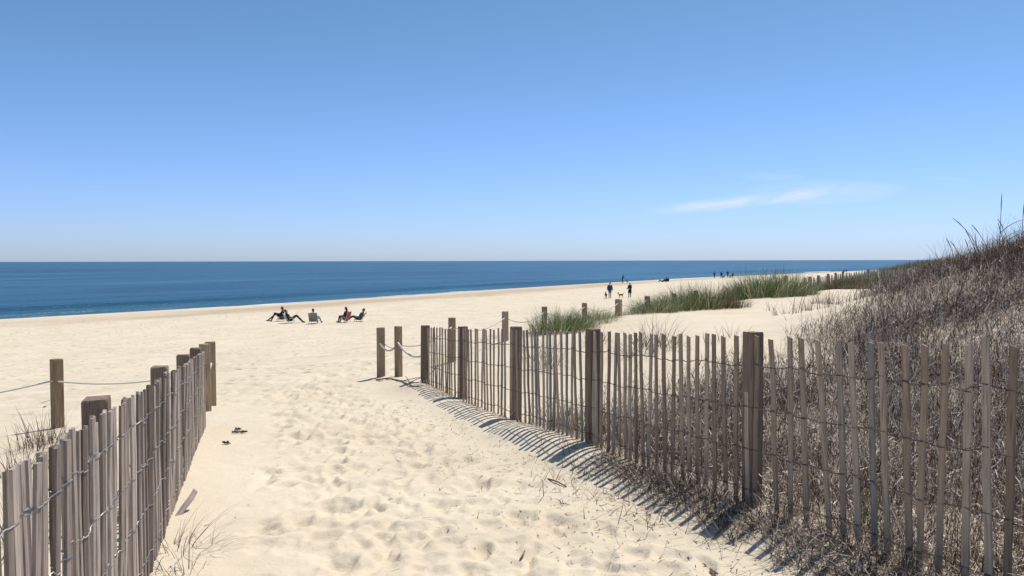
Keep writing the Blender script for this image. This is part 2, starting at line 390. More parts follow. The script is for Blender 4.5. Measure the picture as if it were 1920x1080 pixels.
def brush_density(x, y):
    t, q_ = fence_ts(x, y)
    lim = np.interp(x, (-1.5, 0.2, 1.5, 3.4, 4.6, 6.2, 9.5, 15, 25), (7.2, 8.6, 9.6, 10.6, 12.0, 14.0, 19.5, 27, 40))
    ed = (lim-y) + 1.6*fbm(x*.8, y*.8, 91, 3)
    return sstep(-.4, 1.8, ed)*sstep(.0, .12, q_)*(.45+.55*sstep(-.3, .2, fbm(x*1.1, y*1.1, 95, 2)))*sstep(-6, -4.5, t)
# ------------------------------------------------------------------ setting: sand and sea
nxg, nyg = len(gx), len(gy)
idx = np.arange(nxg*nyg).reshape(nyg, nxg)
q = np.stack([idx[:-1, :-1], idx[:-1, 1:], idx[1:, 1:], idx[1:, :-1]], -1).reshape(-1, 4)
# leave out what lies deep under the sea
me = np_mesh('beach_sand', np.stack([GX, GY, GZ], -1).reshape(-1, 3), q, True)
C_, S_ = shore_cs(GX, GY); C0 = np.interp(S_, SH_S, SH_C)
edge = C_-C0 + 1.2*fbm(S_*.05, C_*.0, 5, 3)*2
a = me.attributes.new('wet', 'FLOAT', 'POINT'); a.data.foreach_set('value', (sstep(-3.2, -.4, edge)).astype(np.float32).ravel())
dr = np.exp(-((edge+15+3*fbm(S_*.02, C_*0, 6, 2))/4.5)**2)*(.25+.9*(fbm(S_*.06, C_*.3, 8, 4)+.3).clip(0, 1))
a = me.attributes.new('drift', 'FLOAT', 'POINT'); a.data.foreach_set('value', np.clip(dr*1.5, 0, .85).astype(np.float32).ravel())
tr = sstep(9.5, 13, C_)*sstep(-10, -22, edge)
a = me.attributes.new('trod', 'FLOAT', 'POINT'); a.data.foreach_set('value', tr.astype(np.float32).ravel())
nb = (GX > -2) & (GX < 30) & (GY > -1) & (GY < 45)
duff = np.where(nb, brush_density(GX, GY), 0)
a = me.attributes.new('duff', 'FLOAT', 'POINT'); a.data.foreach_set('value', duff.astype(np.float32).ravel())
tag(link('beach_sand', me, M['sand']), kind='structure')

def sea_xy(s, o):                                    # along-shore s, offshore distance o -> world
    c = np.interp(s, SH_S, SH_C)+o
    return .57*s+NX*c, .82*s+NY*c
so = np.concatenate([np.linspace(-4, 60, 215), 60+np.cumsum(.35*1.06**np.arange(205))]); so = so[so < 60000]
ss = np.concatenate([-np.cumsum(2*1.15**np.arange(75))[::-1]-60, np.arange(-60, 700, 3.5), 700+np.cumsum(3*1.15**np.arange(72))])
SS, SO = np.meshgrid(ss, so)
wob = 4*fbm(SS*.012, SO*.03, 41, 2)
wave = np.zeros_like(SO)
for (o0, wd, amp, sd) in ((5.5, 1.5, .24, 51), (14, 2.4, .26, 52), (25, 3.0, .22, 53), (40, 4, .22, 54)):
    k = (SO-o0+wob+1.2*fbm(SS*.03, SO*0, sd, 2))/wd
    wave += amp*(np.exp(-k*k) - .35*np.exp(-((k+2.0)/1.3)**2))*1.7*(.25+1.3*(fbm(SS*.010+sd, SO*0, sd+9, 2)+.35).clip(0, 1))
wave += .05*fbm(SS*.2, SO*.5, 61, 3)*sstep(1, 8, SO)*sstep(400, 60, SO)
wave *= sstep(-.2, 3.5, SO)
SXX, SYY = sea_xy(SS, SO)
swash = .10*sstep(2.5, -1.0, SO)*(fbm(SS*.08, SO*0, 71, 2)*.6)
far = 1/(1+np.maximum(0, np.hypot(SXX, SYY)-6e4))    # flat
idx = np.arange(SS.size).reshape(SS.shape)
q = np.stack([idx[:-1, :-1], idx[1:, :-1], idx[1:, 1:], idx[:-1, 1:]], -1).reshape(-1, 4)
# local frame of the sheet: x along the shore, y out to sea
rot = Matrix(((.57, NX, 0), (.82, NY, 0), (0, 0, 1))); ri = np.array(rot.inverted())
P = np.stack([SXX, SYY, wave+swash], -1).reshape(-1, 3) @ ri.T
me = np_mesh('sea', P, q, True)
a = me.attributes.new('shallow', 'FLOAT', 'POINT'); a.data.foreach_set('value', (sstep(9, -1, SO)*.55).astype(np.float32).ravel())
sea = tag(link('sea', me, M['sea']), kind='structure'); sea.matrix_world = rot.to_4x4()
# foam of the swash and of a few small breakers
def foam(o0, half, thr, seed, s0=-40, s1=640, lift=.03, env=False):
    s = np.arange(s0, s1, 1.5); k = np.linspace(-1, 1, 9)
    A, B = np.meshgrid(s, k)
    O = o0+B*half + (-4*fbm(A*.012, np.full_like(A, o0*.03), 41, 2) if o0 > 3 else .8*fbm(A*.05, B*0, 5, 3)*2*-1)
    x, y = sea_xy(A, O)
    zz = np.maximum(base_height(x, y)+.02, 0)+lift
    if o0 > 3: zz = .06+.42*(1-B**2)*np.clip(.35+thr+1.5*fbm(A*.02, B*0, seed, 3), 0, 1)
    I = np.arange(A.size).reshape(A.shape)
    qq = np.stack([I[:-1, :-1], I[1:, :-1], I[1:, 1:], I[:-1, 1:]], -1).reshape(-1, 4)
    mm = np_mesh('sea_foam', np.stack([x, y, zz], -1).reshape(-1, 3) @ ri.T, qq, True)
    e = (1-np.abs(B)**2)*.75*np.clip(.5+thr+1.5*fbm(A*.02, B*0, seed, 3), 0, 1)
    if env: e = e*np.clip(1.5*np.sin(np.pi*(A-s0)/(s1-s0)), 0, 1)
    at2 = mm.attributes.new('edge', 'FLOAT', 'POINT'); at2.data.foreach_set('value', e.astype(np.float32).ravel())
    f = tag(link('sea_foam', mm, M['foam']), kind='stuff'); f.matrix_world = rot.to_4x4(); return f
tag(foam(.3, 1.8, .75, 81), 'thin white line of foam where the sea meets the sand', 'foam')
for s0, s1, tx in ((196, 236, 'white breaker just left of the four far people'), (318, 392, 'long white breaker far down the beach')):
    tag(foam(4.6, 1.5, .30, 84, s0, s1, env=True), tx, 'foam')

# ------------------------------------------------------------------ slat fences
def slat_mesh(name, w, th, h, seed):
    r = random.Random(seed); n = 4; v = []; f = []
    bx = [r.uniform(-.004, .004) for _ in range(n+1)]; by = [r.uniform(-.004, .004) for _ in range(n+1)]
    for i in range(n+1):
        z = h*i/n; ww = w*(1+r.uniform(-.06, .06))/2; tt = th*(1+r.uniform(-.1, .1))/2
        dz = r.uniform(-.006, .006) if i == n else 0
        for (sx, sy) in ((-1, -1), (1, -1), (1, 1), (-1, 1)):
            v.append((bx[i]+sx*ww, by[i]+sy*tt, z+dz*sx))
    for i in range(n):
        for k in range(4): f.append((i*4+k, i*4+(k+1) % 4, i*4+4+(k+1) % 4, i*4+4+k))
    f += [(3, 2, 1, 0), tuple(n*4+k for k in range(4))]
    me = bpy.data.meshes.new(name); me.from_pydata(v, [], f); me.update(); return me
def post_mesh(name, w, h, seed=0, ch=.008):
    """squared timber post with eased corners and a slightly rough sawn top"""
    r = random.Random(seed); v = []; f = []; n = 8; a = w/2; b = a-ch
    ring = [(-b, -a), (b, -a), (a, -b), (a, b), (b, a), (-b, a), (-a, b), (-a, -b)]
    lv = [0, h*.35, h*.7, h-.012, h]
    for z in lv:
        k = .94 if z == h else 1
        for (x, y) in ring: v.append((x*k+r.uniform(-.002, .002), y*k+r.uniform(-.002, .002), z+(r.uniform(-.004, .004) if z == h else 0)))
    for i in range(len(lv)-1):
        for k in range(n): f.append((i*n+k, i*n+(k+1) % n, (i+1)*n+(k+1) % n, (i+1)*n+k))
    f += [tuple(reversed(range(n))), tuple((len(lv)-1)*n+k for k in range(n))]
    me = bpy.data.meshes.new(name); me.from_pydata(v, [], f); me.update(); return me
def build_fence(root, spots, fdir, wires, mat, w=.040, th=.013, wire_r=.0021, seed=1, twist=0, wire_mat='wire', wob=.06):
    """spots: list of (x, y, ground z, top z, lean); fdir: unit vector along the fence"""
    r = random.Random(seed); ang = math.atan2(fdir[1], fdir[0]); nrm = (-fdir[1], fdir[0])
    meshes = {}
    pts = []
    for i, (x, y, zg, zt, ln) in enumerate(spots):
        bury = .14; h = zt-zg+bury; key = (round(h/.01), r.randrange(3))
        if key not in meshes: meshes[key] = slat_mesh('slat', w, th, key[0]*.01, hash(key) % 999)
        o = link('slat', meshes[key], mat, root); o.location = Vector((x, y, zg-bury))-root.location
        tw = twist+r.gauss(0, wob); lf = r.gauss(0, .012)
        o.rotation_euler = Matrix(((1, 0, 0), (0, 1, 0), (0, 0, 1))).to_euler()
        rm = Matrix.Rotation(ang+tw, 3, 'Z') @ Matrix.Rotation(ln, 3, 'Y') @ Matrix.Rotation(lf, 3, 'X')
        o.rotation_euler = rm.to_euler(); pts.append((Vector((x, y, zg-bury)), rm, key[0]*.01, zt-zg))
    for k, fr in enumerate(wires):
        b = MB()
        for sgn in (1, -1):
            line = []
            for i, (p, rm, hh, vis) in enumerate(pts):
                hz = .14+vis*fr + .012*math.sin(i*.9+k)+.008*math.sin(i*2.3+k*2)
                for e in (-1, 1):
                    line.append(p + rm @ Vector((e*w*.5, sgn*(th/2+wire_r*.9), hz)))
                if i < len(pts)-1:
                    p2, rm2, _, vis2 = pts[i+1]; a = p+rm @ Vector((w*.5, 0, hz)); c = p2+rm2 @ Vector((-w*.5, 0, .14+vis2*fr))
                    d = (c-a).length; turns = 3
                    for j in range(1, turns+1):
                        u = j/(turns+1); s = sgn*(1 if j % 2 else -1)
                        line.append(a.lerp(c, u)+Vector((nrm[0]*s*.0035*(j % 2), nrm[1]*s*.0035*(j % 2), s*.003*(1 if j % 3 else -1) - .006*math.sin(math.pi*u))))
            b.tube([q_-root.location for q_ in line], wire_r, 4)
        b.build('wire', M[wire_mat], root)
def fence_top_R(d): return CAM_Z-float(np.interp(d, (2.2, 3.5, 5.15, 7.1, 8.8, 10.6, 12.0), (.32, .40, .508, .655, .78, .93, 1.03)))
# slat columns read off the photograph (pixel column of each slat top), turned into places along the fence line
cols = [1060+.4444*z for z in (130, 152, 180, 203, 232, 255, 272, 298, 322, 355, 385, 420, 457, 492, 528, 563, 595, 632, 675)]
cols += [680+.2778*z for z in (1045, 1065, 1090, 1115, 1140, 1165, 1192, 1215, 1240, 1262, 1290, 1320, 1345, 1375, 1405, 1440, 1482, 1512, 1545)]
cols += [680+.2778*z for z in (680, 697, 715, 735, 755, 777, 800, 822, 845, 868, 885, 910, 935, 960, 1002)]
cols += [680+.2778*z for z in (445, 460, 474, 487, 500, 514, 528, 542, 556, 570, 584, 598, 622, 645)]
cols += [1380, 1398, 1419, 1445, 1480, 1503, 1545, 1575, 1600, 1632, 1661, 1697, 1735, 1776, 1815, 1856, 1899]
cols = sorted(cols)
def on_line(px):
    k = (px-960)/FPX; t = (k*FA[1]-FA[0])/(FDIR[0]-k*FDIR[1]); return t
ts = sorted(on_line(px) for px in cols)
tmin = ts[0]
ts = [tmin-.112*i for i in range(14, 0, -1)] + ts     # runs on beyond the frame
spots = []
rr = random.Random(3)
for t in ts:
    x, y = FA+FDIR*t
    ln = rr.gauss(0, .011) - (.050 if -1.35 < t < -.25 else 0) - (.018 if -.25 <= t < 3.6 else 0)
    zt = fence_top_R(y)+rr.uniform(-.010, .010); px = 960+FPX*x/y
    if abs(px-1856) < 3: zt += .035
    hh = zt-height(x, y); x += FDIR[0]*math.sin(ln)*hh; y += FDIR[1]*math.sin(ln)*hh
    spots.append((x, y, height(x, y), zt, ln))
root = empty('slat_fence', (float(FA[0]), float(FA[1]), height(*FA)))
tag(root, 'long weathered grey slat fence right of the path, casting striped shadows on the sand', 'fence', 'sand fences of slats and wire')
build_fence(root, spots, -FDIR, (.09, .33, .58, .83), M['slat'], w=.035, th=.011, seed=2, wire_mat='rust')
nR = np.array([FDIR[1], -FDIR[0]])                    # dune side
for k, (px, sz, dt) in enumerate(((1400, .102, 0), (1100, .11, 0), (956, .11, 0), (856, .11, 0), (797, .115, 0))):
    t = on_line(px)+dt; x, y = FA+FDIR*t+nR*(.0125+sz/2); zg = height(x, y)
    if k == 4: x, y = FA+FDIR*(t+.05)
    pm = post_mesh('post', sz, fence_top_R(y)+.03-zg+.35, k)
    o = link('post', pm, M['post'], root); o.location = Vector((x, y, zg-.35))-root.location; o.rotation_euler = (R(rr.uniform(-1, 1)), R(rr.uniform(-1, 1)), math.atan2(FDIR[1], FDIR[0]))
# post just outside the right edge of the picture
t = -2.6; x, y = FA+FDIR*t+nR*.075; zg = height(x, y)
o = link('post', post_mesh('post', .125, fence_top_R(y)+.03-zg+.35, 9), M['post'], root); o.location = Vector((x, y, zg-.35))-root.location; o.rotation_euler = (0, 0, math.atan2(FDIR[1], FDIR[0]))

# left fence
LP = np.array([(-1.03, .8), (-1.5, 2.3), (-2.07, 4.33), (-2.63, 6.06), (-3.5, 8.75)])
seg = np.hypot(*np.diff(LP, axis=0).T); cum = np.concatenate([[0], np.cumsum(seg)])
root = empty('slat_fence', (-2.63, 6.06, height(-2.63, 6.06)))
tag(root, 'silvery slat fence left of the path, its sunlit slats crowding together with distance', 'fence', 'sand fences of slats and wire')
spots = []; rr = random.Random(8); u = 0
def top_L(y): return CAM_Z-float(np.interp(y, (.8, 2.3, 4.33, 6.06, 8.75), (.52, .62, .715, .84, 1.02)))
def left_u(px):
    k = (px-960)/FPX; lo, hi = 0.0, float(cum[-1])
    for _ in range(40):
        mid = (lo+hi)/2; g = np.interp(mid, cum, LP[:, 0])/np.interp(mid, cum, LP[:, 1])
        if g < k: lo = mid
        else: hi = mid
    return lo
ul = [left_u(.463*z) for z in (8, 28, 47, 67, 88, 112, 136, 160, 183, 205, 226, 247, 265, 282, 298, 314, 330, 345, 360, 374, 388, 402, 416, 430, 444, 457, 470, 483, 495, 507, 519, 530, 541, 552, 563, 574, 585, 595, 605)]
ul = [ul[0]-.1*i for i in range(9, 0, -1)]+ul
while ul[-1] < cum[-1]-.09: ul.append(ul[-1]+.080*rr.uniform(.7, 1.3))
for u in ul:
    x = float(np.interp(u, cum, LP[:, 0])); y = float(np.interp(u, cum, LP[:, 1]))
    spots.append((x, y, height(x, y), top_L(y)+rr.uniform(-.010, .010), rr.gauss(0, .012)+(.06 if 5.2 < y < 5.7 else 0)))
fd = (LP[-1]-LP[0]); fd = fd/np.hypot(*fd)
build_fence(root, spots, fd, (.12, .38, .62, .86), M['slatL'], w=.033, th=.013, wire_r=.0026, seed=5, twist=-.14, wob=.09)
for k, (x0, y0, sz) in enumerate(((0, 3.62, .11), (0, 5.6, .11), (0, 7.3, .11), (0, 8.55, .11))):
    x = float(np.interp(y0, LP[:, 1], LP[:, 0]))-.012-sz/2-.015; zg = height(x, y0)
    o = link('post', post_mesh('post', sz, top_L(y0)+.045-zg+.35, 20+k), M['post'], root); o.location = Vector((x, y0, zg-.35))-root.location
    o.rotation_euler = (0, R(rr.uniform(-1.5, 1.5)), math.atan2(fd[1], fd[0]))

# far fence across the dunes
root = empty('slat_fence', (18, 47, height(18, 47)))
tag(root, 'distant low slat fence half buried in grass on the far dune', 'fence', 'sand fences of slats and wire')
p0 = np.array([17.85, 47.0]); p1 = np.array([25.8, 49.0]); fl = p1-p0; L_ = np.hypot(*fl); fl = fl/L_
rr = random.Random(12); spots = []
for i in range(int(L_/.105)):
    x, y = p0+fl*(i*.105+rr.uniform(-.02, .02)); zg = height(x, y); spots.append((x, y, zg, zg+.88+rr.uniform(-.05, .03), rr.gauss(0, .03)))
build_fence(root, spots, fl, (.2, .5, .8), M['slatF'], w=.05, wire_r=.003, seed=6)
for k, (px, sz) in enumerate(((1511, .14), (1521, .18), (1537, .16), (1555, .14), (1569, .14), (1583, .14), (1630, .14), (1680, .14))):
    kk = (px-960)/FPX; t = (kk*p0[1]-p0[0])/(fl[0]-kk*fl[1]); x, y = p0+fl*t+np.array([-fl[1], fl[0]])*.12; zg = height(x, y)
    o = link('post', post_mesh('post', sz*.8, .98+.3, 40+k), M['rpost'], root); o.location = Vector((x, y, zg-.3))-root.location

# ------------------------------------------------------------------ rope posts and ropes
RP = []
def rope_post(px, py_top, d, w_, label, zg=None, tilt=(0, 0)):
    x, y = at(px, d); zg = height(x, y); zt = CAM_Z + ray(px, py_top).z*d
    o = link('rope_post', post_mesh('rope_post', w_, zt-zg+.4, int(px)), M['rpost'])
    o.location = (x, y, zg-.4); o.rotation_euler = (R(tilt[0]), R(tilt[1]), R(-34+random.uniform(-6, 6)))
    tag(o, label, 'post', 'short square posts of the rope barrier'); RP.append((x, y, zt)); return o
def base_d(px, py): return ground_hit(px, py)[1]
rope_post(102, 673, base_d(102, 803), .115, 'lone brown rope post standing left of the left fence')
rope_post(383, 645, base_d(383, 771), .105, 'nearer of the two rope posts at the end of the left fence', tilt=(0, -1))
rope_post(392, 641, base_d(392, 759), .105, 'farther of the two rope posts at the end of the left fence')
rope_post(713, 614, base_d(713, 707), .105, 'leftmost of the two rope posts standing free beyond the right fence')
rope_post(746, 612, base_d(746, 706), .10, 'second free rope post, between the leftmost one and the right fence')
ROW = []
for px, pt, d, wd, lab in ((847, 596, 14.2, .105, 'rope post rising just above the fence beside its second post'), (947, 584, 16.0, .105, 'rope post rising behind the middle post of the right fence'),
        (1021, 575, 17.7, .10, 'rope post at the left end of the green grass clumps'), (1096, 568, 19.3, .10, 'rope post standing inside the second grass clump'),
        (1160, 561, 21.1, .15, 'thickest rope post, below the two dog walkers'), (1214, 555, 22.8, .12, 'rope post sticking out of grass right of the thick post'),
        (1264, 550, 24.6, .12, 'small rope post at the left edge of the brownish grass clump'), (1305, 545, 26.8, .12, 'small rope post hidden in the brownish grass clump'),
        (1473, 517, 38.0, .16, 'far rope post rising above the darkest green grass')):
    ROW.append(rope_post(px, pt, d, wd, lab))
def sag(a, b, dip, n=12):
    return [Vector(a).lerp(Vector(b), i/n) - Vector((0, 0, dip*4*(i/n)*(1-i/n))) for i in range(n+1)]
def rope(name, pts, label, r=.011):
    b = MB(); b.tube(pts, r, 8); o = b.build(name, M['rope'], smooth=True); return tag(o, label, 'rope', 'ropes strung between the posts')
def onp(i, frac=.72, dx=0, dy=-.06):
    x, y, zt = RP[i]; zg = height(x, y); return (x+dx, y+dy, zg+(zt-zg)*frac)
# left rope: from beyond the frame to the lone post and on to the end of the left fence
xl, yl = -9.0, 7.4
p = sag((xl, yl, height(xl, yl)+.6), onp(0, .69, -.02), .16)+sag(onp(0, .69, .02), onp(1, .62, -.03, .07), .10)[1:]
rope('rope', p, 'thin rope sagging left and right from the lone post at left', .010)
def at3(px, py, d): r = ray(px, py); return (r.x*d, d, CAM_Z+r.z*d)
rope('rope', sag(at3(381, 687, RP[1][1]-.075), at3(371, 722, RP[1][1]-.45), .02), 'short pale rope hanging from the nearer end post of the left fence', .018)
rope('rope', sag(at3(395.5, 682, RP[2][1]-.085), at3(386, 708, RP[1][1]+.09), .02), 'short pale rope looped between the two end posts of the left fence', .018)
ex, ey = FA+FDIR*on_line(797); ez = height(ex, ey)
p = sag(onp(3, .69, -.01, -.064), onp(4, .63, -.03, .064), .11)
rope('rope', p, 'lower rope drooping between the two free rope posts', .016)
rope('rope', sag(onp(3, .70, .02, .064), onp(4, .58, -.02, .07), .05), 'upper rope stretched behind the two free rope posts', .009)
rope('rope', sag(onp(4, .69, .0, -.064), (ex-.02, ey+.10, ez+.44), .12), 'lower rope drooping from the second free post to the right fence', .016)
rope('rope', sag(onp(4, .62, .02, .064), (ex-.0, ey+.12, ez+.60), .03), 'upper rope running from the second free post behind the right fence', .009)
p = []
for i in range(5, 12):
    s_ = sag(onp(i, .80, .0, -.06), onp(i+1, .80, 0, -.06), .16, 8); p += s_ if not p else s_[1:]
rope('rope', [(ex+.05, ey+.16, ez+.62)]+p, 'long rope following the row of posts behind the right fence', .010)

# ------------------------------------------------------------------ blades
def ribbons(base, az, length, bend, width, tilt, segs=3, twist=None, tipw=.15):
    """thin tapering ribbons; returns verts, quads"""
    n = len(base); hd = np.stack([np.cos(az), np.sin(az)], -1)
    V = np.zeros((n, segs+1, 2, 3), np.float32); p = base.astype(float).copy(); a = tilt.copy()
    wa = az+np.pi/2 if twist is None else az+np.pi/2+twist
    wd = np.stack([np.cos(wa), np.sin(wa), np.zeros(n)], -1)
    for i in range(segs+1):
        k = width*(1-(1-tipw)*(i/segs)**1.3)/2
        V[:, i, 0] = p-wd*k[:, None]; V[:, i, 1] = p+wd*k[:, None]
        p = p+np.stack([hd[:, 0]*np.sin(a), hd[:, 1]*np.sin(a), np.cos(a)], -1)*(length/segs)[:, None]; a = a+bend/segs
    I = (np.arange(n)*(segs+1)*2)[:, None]+np.arange(segs)[None]*2
    Q = np.stack([I, I+1, I+3, I+2], -1).reshape(-1, 4)
    return V.reshape(-1, 3), Q
def tints(n, pal, wts, per, jit=.25):
    pal = np.array(pal); k = rng.choice(len(pal), n, p=np.array(wts)/sum(wts)); c = pal[k]*(1+jit*(rng.random((n, 1))*2-1)); return np.repeat(c, per, 0)

# dead brush over the dune behind the right fence
def brush(name, n, box, wscale, label, short=.74):
    x = rng.uniform(box[0], box[1], n); y = rng.uniform(box[2], box[3], n)
    keep = rng.random(n) < brush_density(x, y); x = x[keep]; y = y[keep]
    def part(x, y, lo, hi, tilt, bend, lift, w0, w1, segs, pal, wts):
        k = len(x); z = heights(x, y)-.01+lift
        V, Q = ribbons(np.stack([x, y, z], -1), rng.uniform(0, 2*np.pi, k), rng.uniform(lo, hi, k), bend, rng.uniform(w0, w1, k)*wscale, tilt, segs, rng.uniform(-1.3, 1.3, k), .3)
        red = sstep(7.0, 9.0, x)[:, None]; c = tints(k, pal, wts, 1); c = c*(1-red)+c*np.array([.95, .70, .55])*red
        return V, Q, np.repeat(c, (segs+1)*2, 0)
    k = int(len(x)*short); kr = len(x)-k
    A = part(x[:k], y[:k], .05, .20, rng.uniform(.2, 2.2, k), rng.normal(0, 1.3, k), rng.uniform(.0, .34, k)*rng.random(k), .004, .0085, 2, [(.060, .040, .036), (.15, .105, .085), (.33, .255, .21), (.78, .68, .60)], (.33, .25, .17, .25))
    B = part(x[k:], y[k:], .18, .50, rng.normal(.6, .5, kr), rng.normal(.9, 1.1, kr), np.zeros(kr), .003, .006, 3, [(.060, .040, .036), (.13, .09, .072), (.27, .21, .165), (.64, .545, .46), (.19, .145, .07)], (.33, .25, .17, .18, .07))
    V = np.concatenate([A[0], B[0]]); Q = np.concatenate([A[1], B[1]+len(A[0])]); C = np.concatenate([A[2], B[2]])
    o = link(name, np_mesh(name, V, Q, False, C), M['brush']); return tag(o, label, 'brush', kind='stuff')
brush('dead_brush', 120000, (-.5, 5.5, 2.2, 8.5), 1.0, 'tangle of dead grey-brown grass and twigs close behind the right fence')
brush('dead_brush', 230000, (.2, 12, 8.3, 17), 1.35, 'mat of dry purplish-brown brush covering the dune at right')
brush('dead_brush', 45000, (5.4, 11, 2.5, 8.4), 1.3, 'dry brush on the near flank of the dune at right edge')
# litter on the path side of the fence
def litter(n, label, tr, qr, wd0=.004, dens=None, up=.35):
    t = rng.uniform(*tr, n); q_ = -np.abs(rng.normal(0, qr, n)); x = FA[0]+FDIR[0]*t+nR[0]*q_; y = FA[1]+FDIR[1]*t+nR[1]*q_
    if dens is not None: k = rng.random(n) < dens(t, q_, x, y); x = x[k]; y = y[k]
    k = len(x); z = heights(x, y)-.004
    V, Q = ribbons(np.stack([x, y, z], -1), rng.uniform(0, 2*np.pi, k), rng.uniform(.05, .26, k), rng.normal(.5, .5, k), rng.uniform(.6, 1.5, k)*wd0, np.abs(rng.normal(1.2, up, k)), 3, rng.uniform(-1, 1, k))
    c = tints(k, [(.06, .042, .036), (.14, .10, .08), (.30, .235, .185), (.58, .49, .40)], (.30, .27, .21, .22), 8)
    return tag(link('twig_litter', np_mesh('twig_litter', V, Q, False, c), M['litter']), label, 'litter', kind='stuff')
litter(23000, 'dry grass and twigs gathered along the foot of the right fence', (-4, 2.9), .36, .0048, lambda t, q_, x, y: (.06+.94*sstep(2.4, .9, t))*sstep(-.40, .12, fbm(x*3.0, y*3.0, 97, 3)+.10)*np.where(np.abs(q_) > .30+.22*sstep(1.5, -1, t), .35, 1), .45)
litter(500, 'sparse twigs caught at the far end of the right fence', (2.6, 7.2), .10, .005)
# scattered bits on the trodden sand
n = 1500; t = rng.uniform(-3.5, 6, n); q_ = -.5-np.abs(rng.normal(0, .65, n)); x = FA[0]+FDIR[0]*t+nR[0]*q_; y = FA[1]+FDIR[1]*t+nR[1]*q_
x = np.concatenate([x, rng.uniform(-3.2, 1, 160)]); y = np.concatenate([y, rng.uniform(2.4, 13, 160)]); n = len(x)
z = heights(x, y)+.003
V, Q = ribbons(np.stack([x, y, z], -1), rng.uniform(0, 6.28, n), rng.uniform(.008, .05, n)*rng.choice([1, 1, 1, 2.2], n), rng.normal(0, .5, n), rng.uniform(.003, .008, n), np.full(n, 1.5), 2)
tag(link('sand_debris', np_mesh('sand_debris', V, Q, False, tints(n, [(.05, .035, .03), (.13, .09, .07)], (.6, .4), 6)), M['litter']), 'tiny scattered twigs and crumbs lying on the trodden path', 'debris', kind='stuff')

n = 420; c = rng.uniform(13, 66, n); sv = rng.uniform(2, 130, n); x = .57*sv+NX*c; y = .82*sv+NY*c
k = y > 11; x = x[k]; y = y[k]; n = len(x); z = heights(x, y)+.012
V, Q = ribbons(np.stack([x, y, z], -1), rng.uniform(-.5, .9, n), rng.uniform(.06, .30, n), rng.normal(0, .3, n), rng.uniform(.03, .09, n), rng.uniform(1.1, 1.55, n), 2)
tag(link('beach_debris', np_mesh('beach_debris', V, Q, False, tints(n, [(.07, .05, .035), (.16, .12, .085), (.25, .19, .14)], (.4, .35, .25), 6)), M['litter']), 'scattered dark bits of weed and shell lying on the open beach', 'debris', kind='stuff')

# tufts: each a thing of its own
def tuft_mesh(name, n, rad, h0, h1, pal, wts, wd=(.004, .008), spread=.35, bendm=.6, seed=None, segs=4):
    a = rng.uniform(0, 2*np.pi, n); r_ = rad*np.sqrt(rng.random(n)); x = r_*np.cos(a); y = r_*np.sin(a)
    az = a+rng.normal(0, .8, n)
    V, Q = ribbons(np.stack([x, y, np.full(n, -.06)], -1), az, rng.uniform(h0, h1, n)*(1-.35*(r_/rad)**2), np.abs(rng.normal(bendm, .35, n)), rng.uniform(*wd, n), np.abs(rng.normal(spread, .22, n))*(.4+.8*r_/rad), segs, rng.uniform(-.9, .9, n))
    return np_mesh(name, V, Q, False, tints(n, pal, wts, (segs+1)*2))
GREEN = [(.075, .140, .038), (.125, .190, .062), (.040, .072, .024), (.50, .45, .31), (.28, .24, .14)]
DRY = [(.10, .075, .055), (.19, .145, .105), (.30, .25, .19), (.07, .05, .04)]
gm = [tuft_mesh('beach_grass', 1000, .60, .42, .85, GREEN, (.28, .24, .15, .21, .12), (.006, .012)) for _ in range(3)]
gd = [tuft_mesh('beach_grass', 520, .62, .40, .78, GREEN, (.18, .15, .17, .32, .18), (.006, .012)) for _ in range(2)]
gb = [tuft_mesh('beach_grass', 900, .6, .40, .75, [(.10, .085, .045), (.16, .125, .07), (.07, .06, .035), (.28, .23, .15), (.06, .09, .03)], (.3, .25, .2, .1, .15), (.006, .012)) for _ in range(2)]
def grass(px, d, me, sc, label, hz=1.0, cat='grass', name='beach_grass_clump', group='green beach grass along the dune'):
    x, y = at(px, d); o = link(name, me, M['grass']); o.location = (x, y, height(x, y)-.02)
    o.rotation_euler = (0, 0, random.uniform(0, 6.28)); o.scale = (sc, sc, sc*hz); return tag(o, label, cat, group)
places = ['beside the left end rope post', 'second from the left end of the dune grass', 'third from the left end of the dune grass', 'between the second and third leaning rope posts', 'just left of the thickest rope post', 'just right of the thickest rope post', 'around the post right of the thick one', 'below the small rope post in mid-row', 'left of the brownish clump', 'darkest, right of the brownish clump']
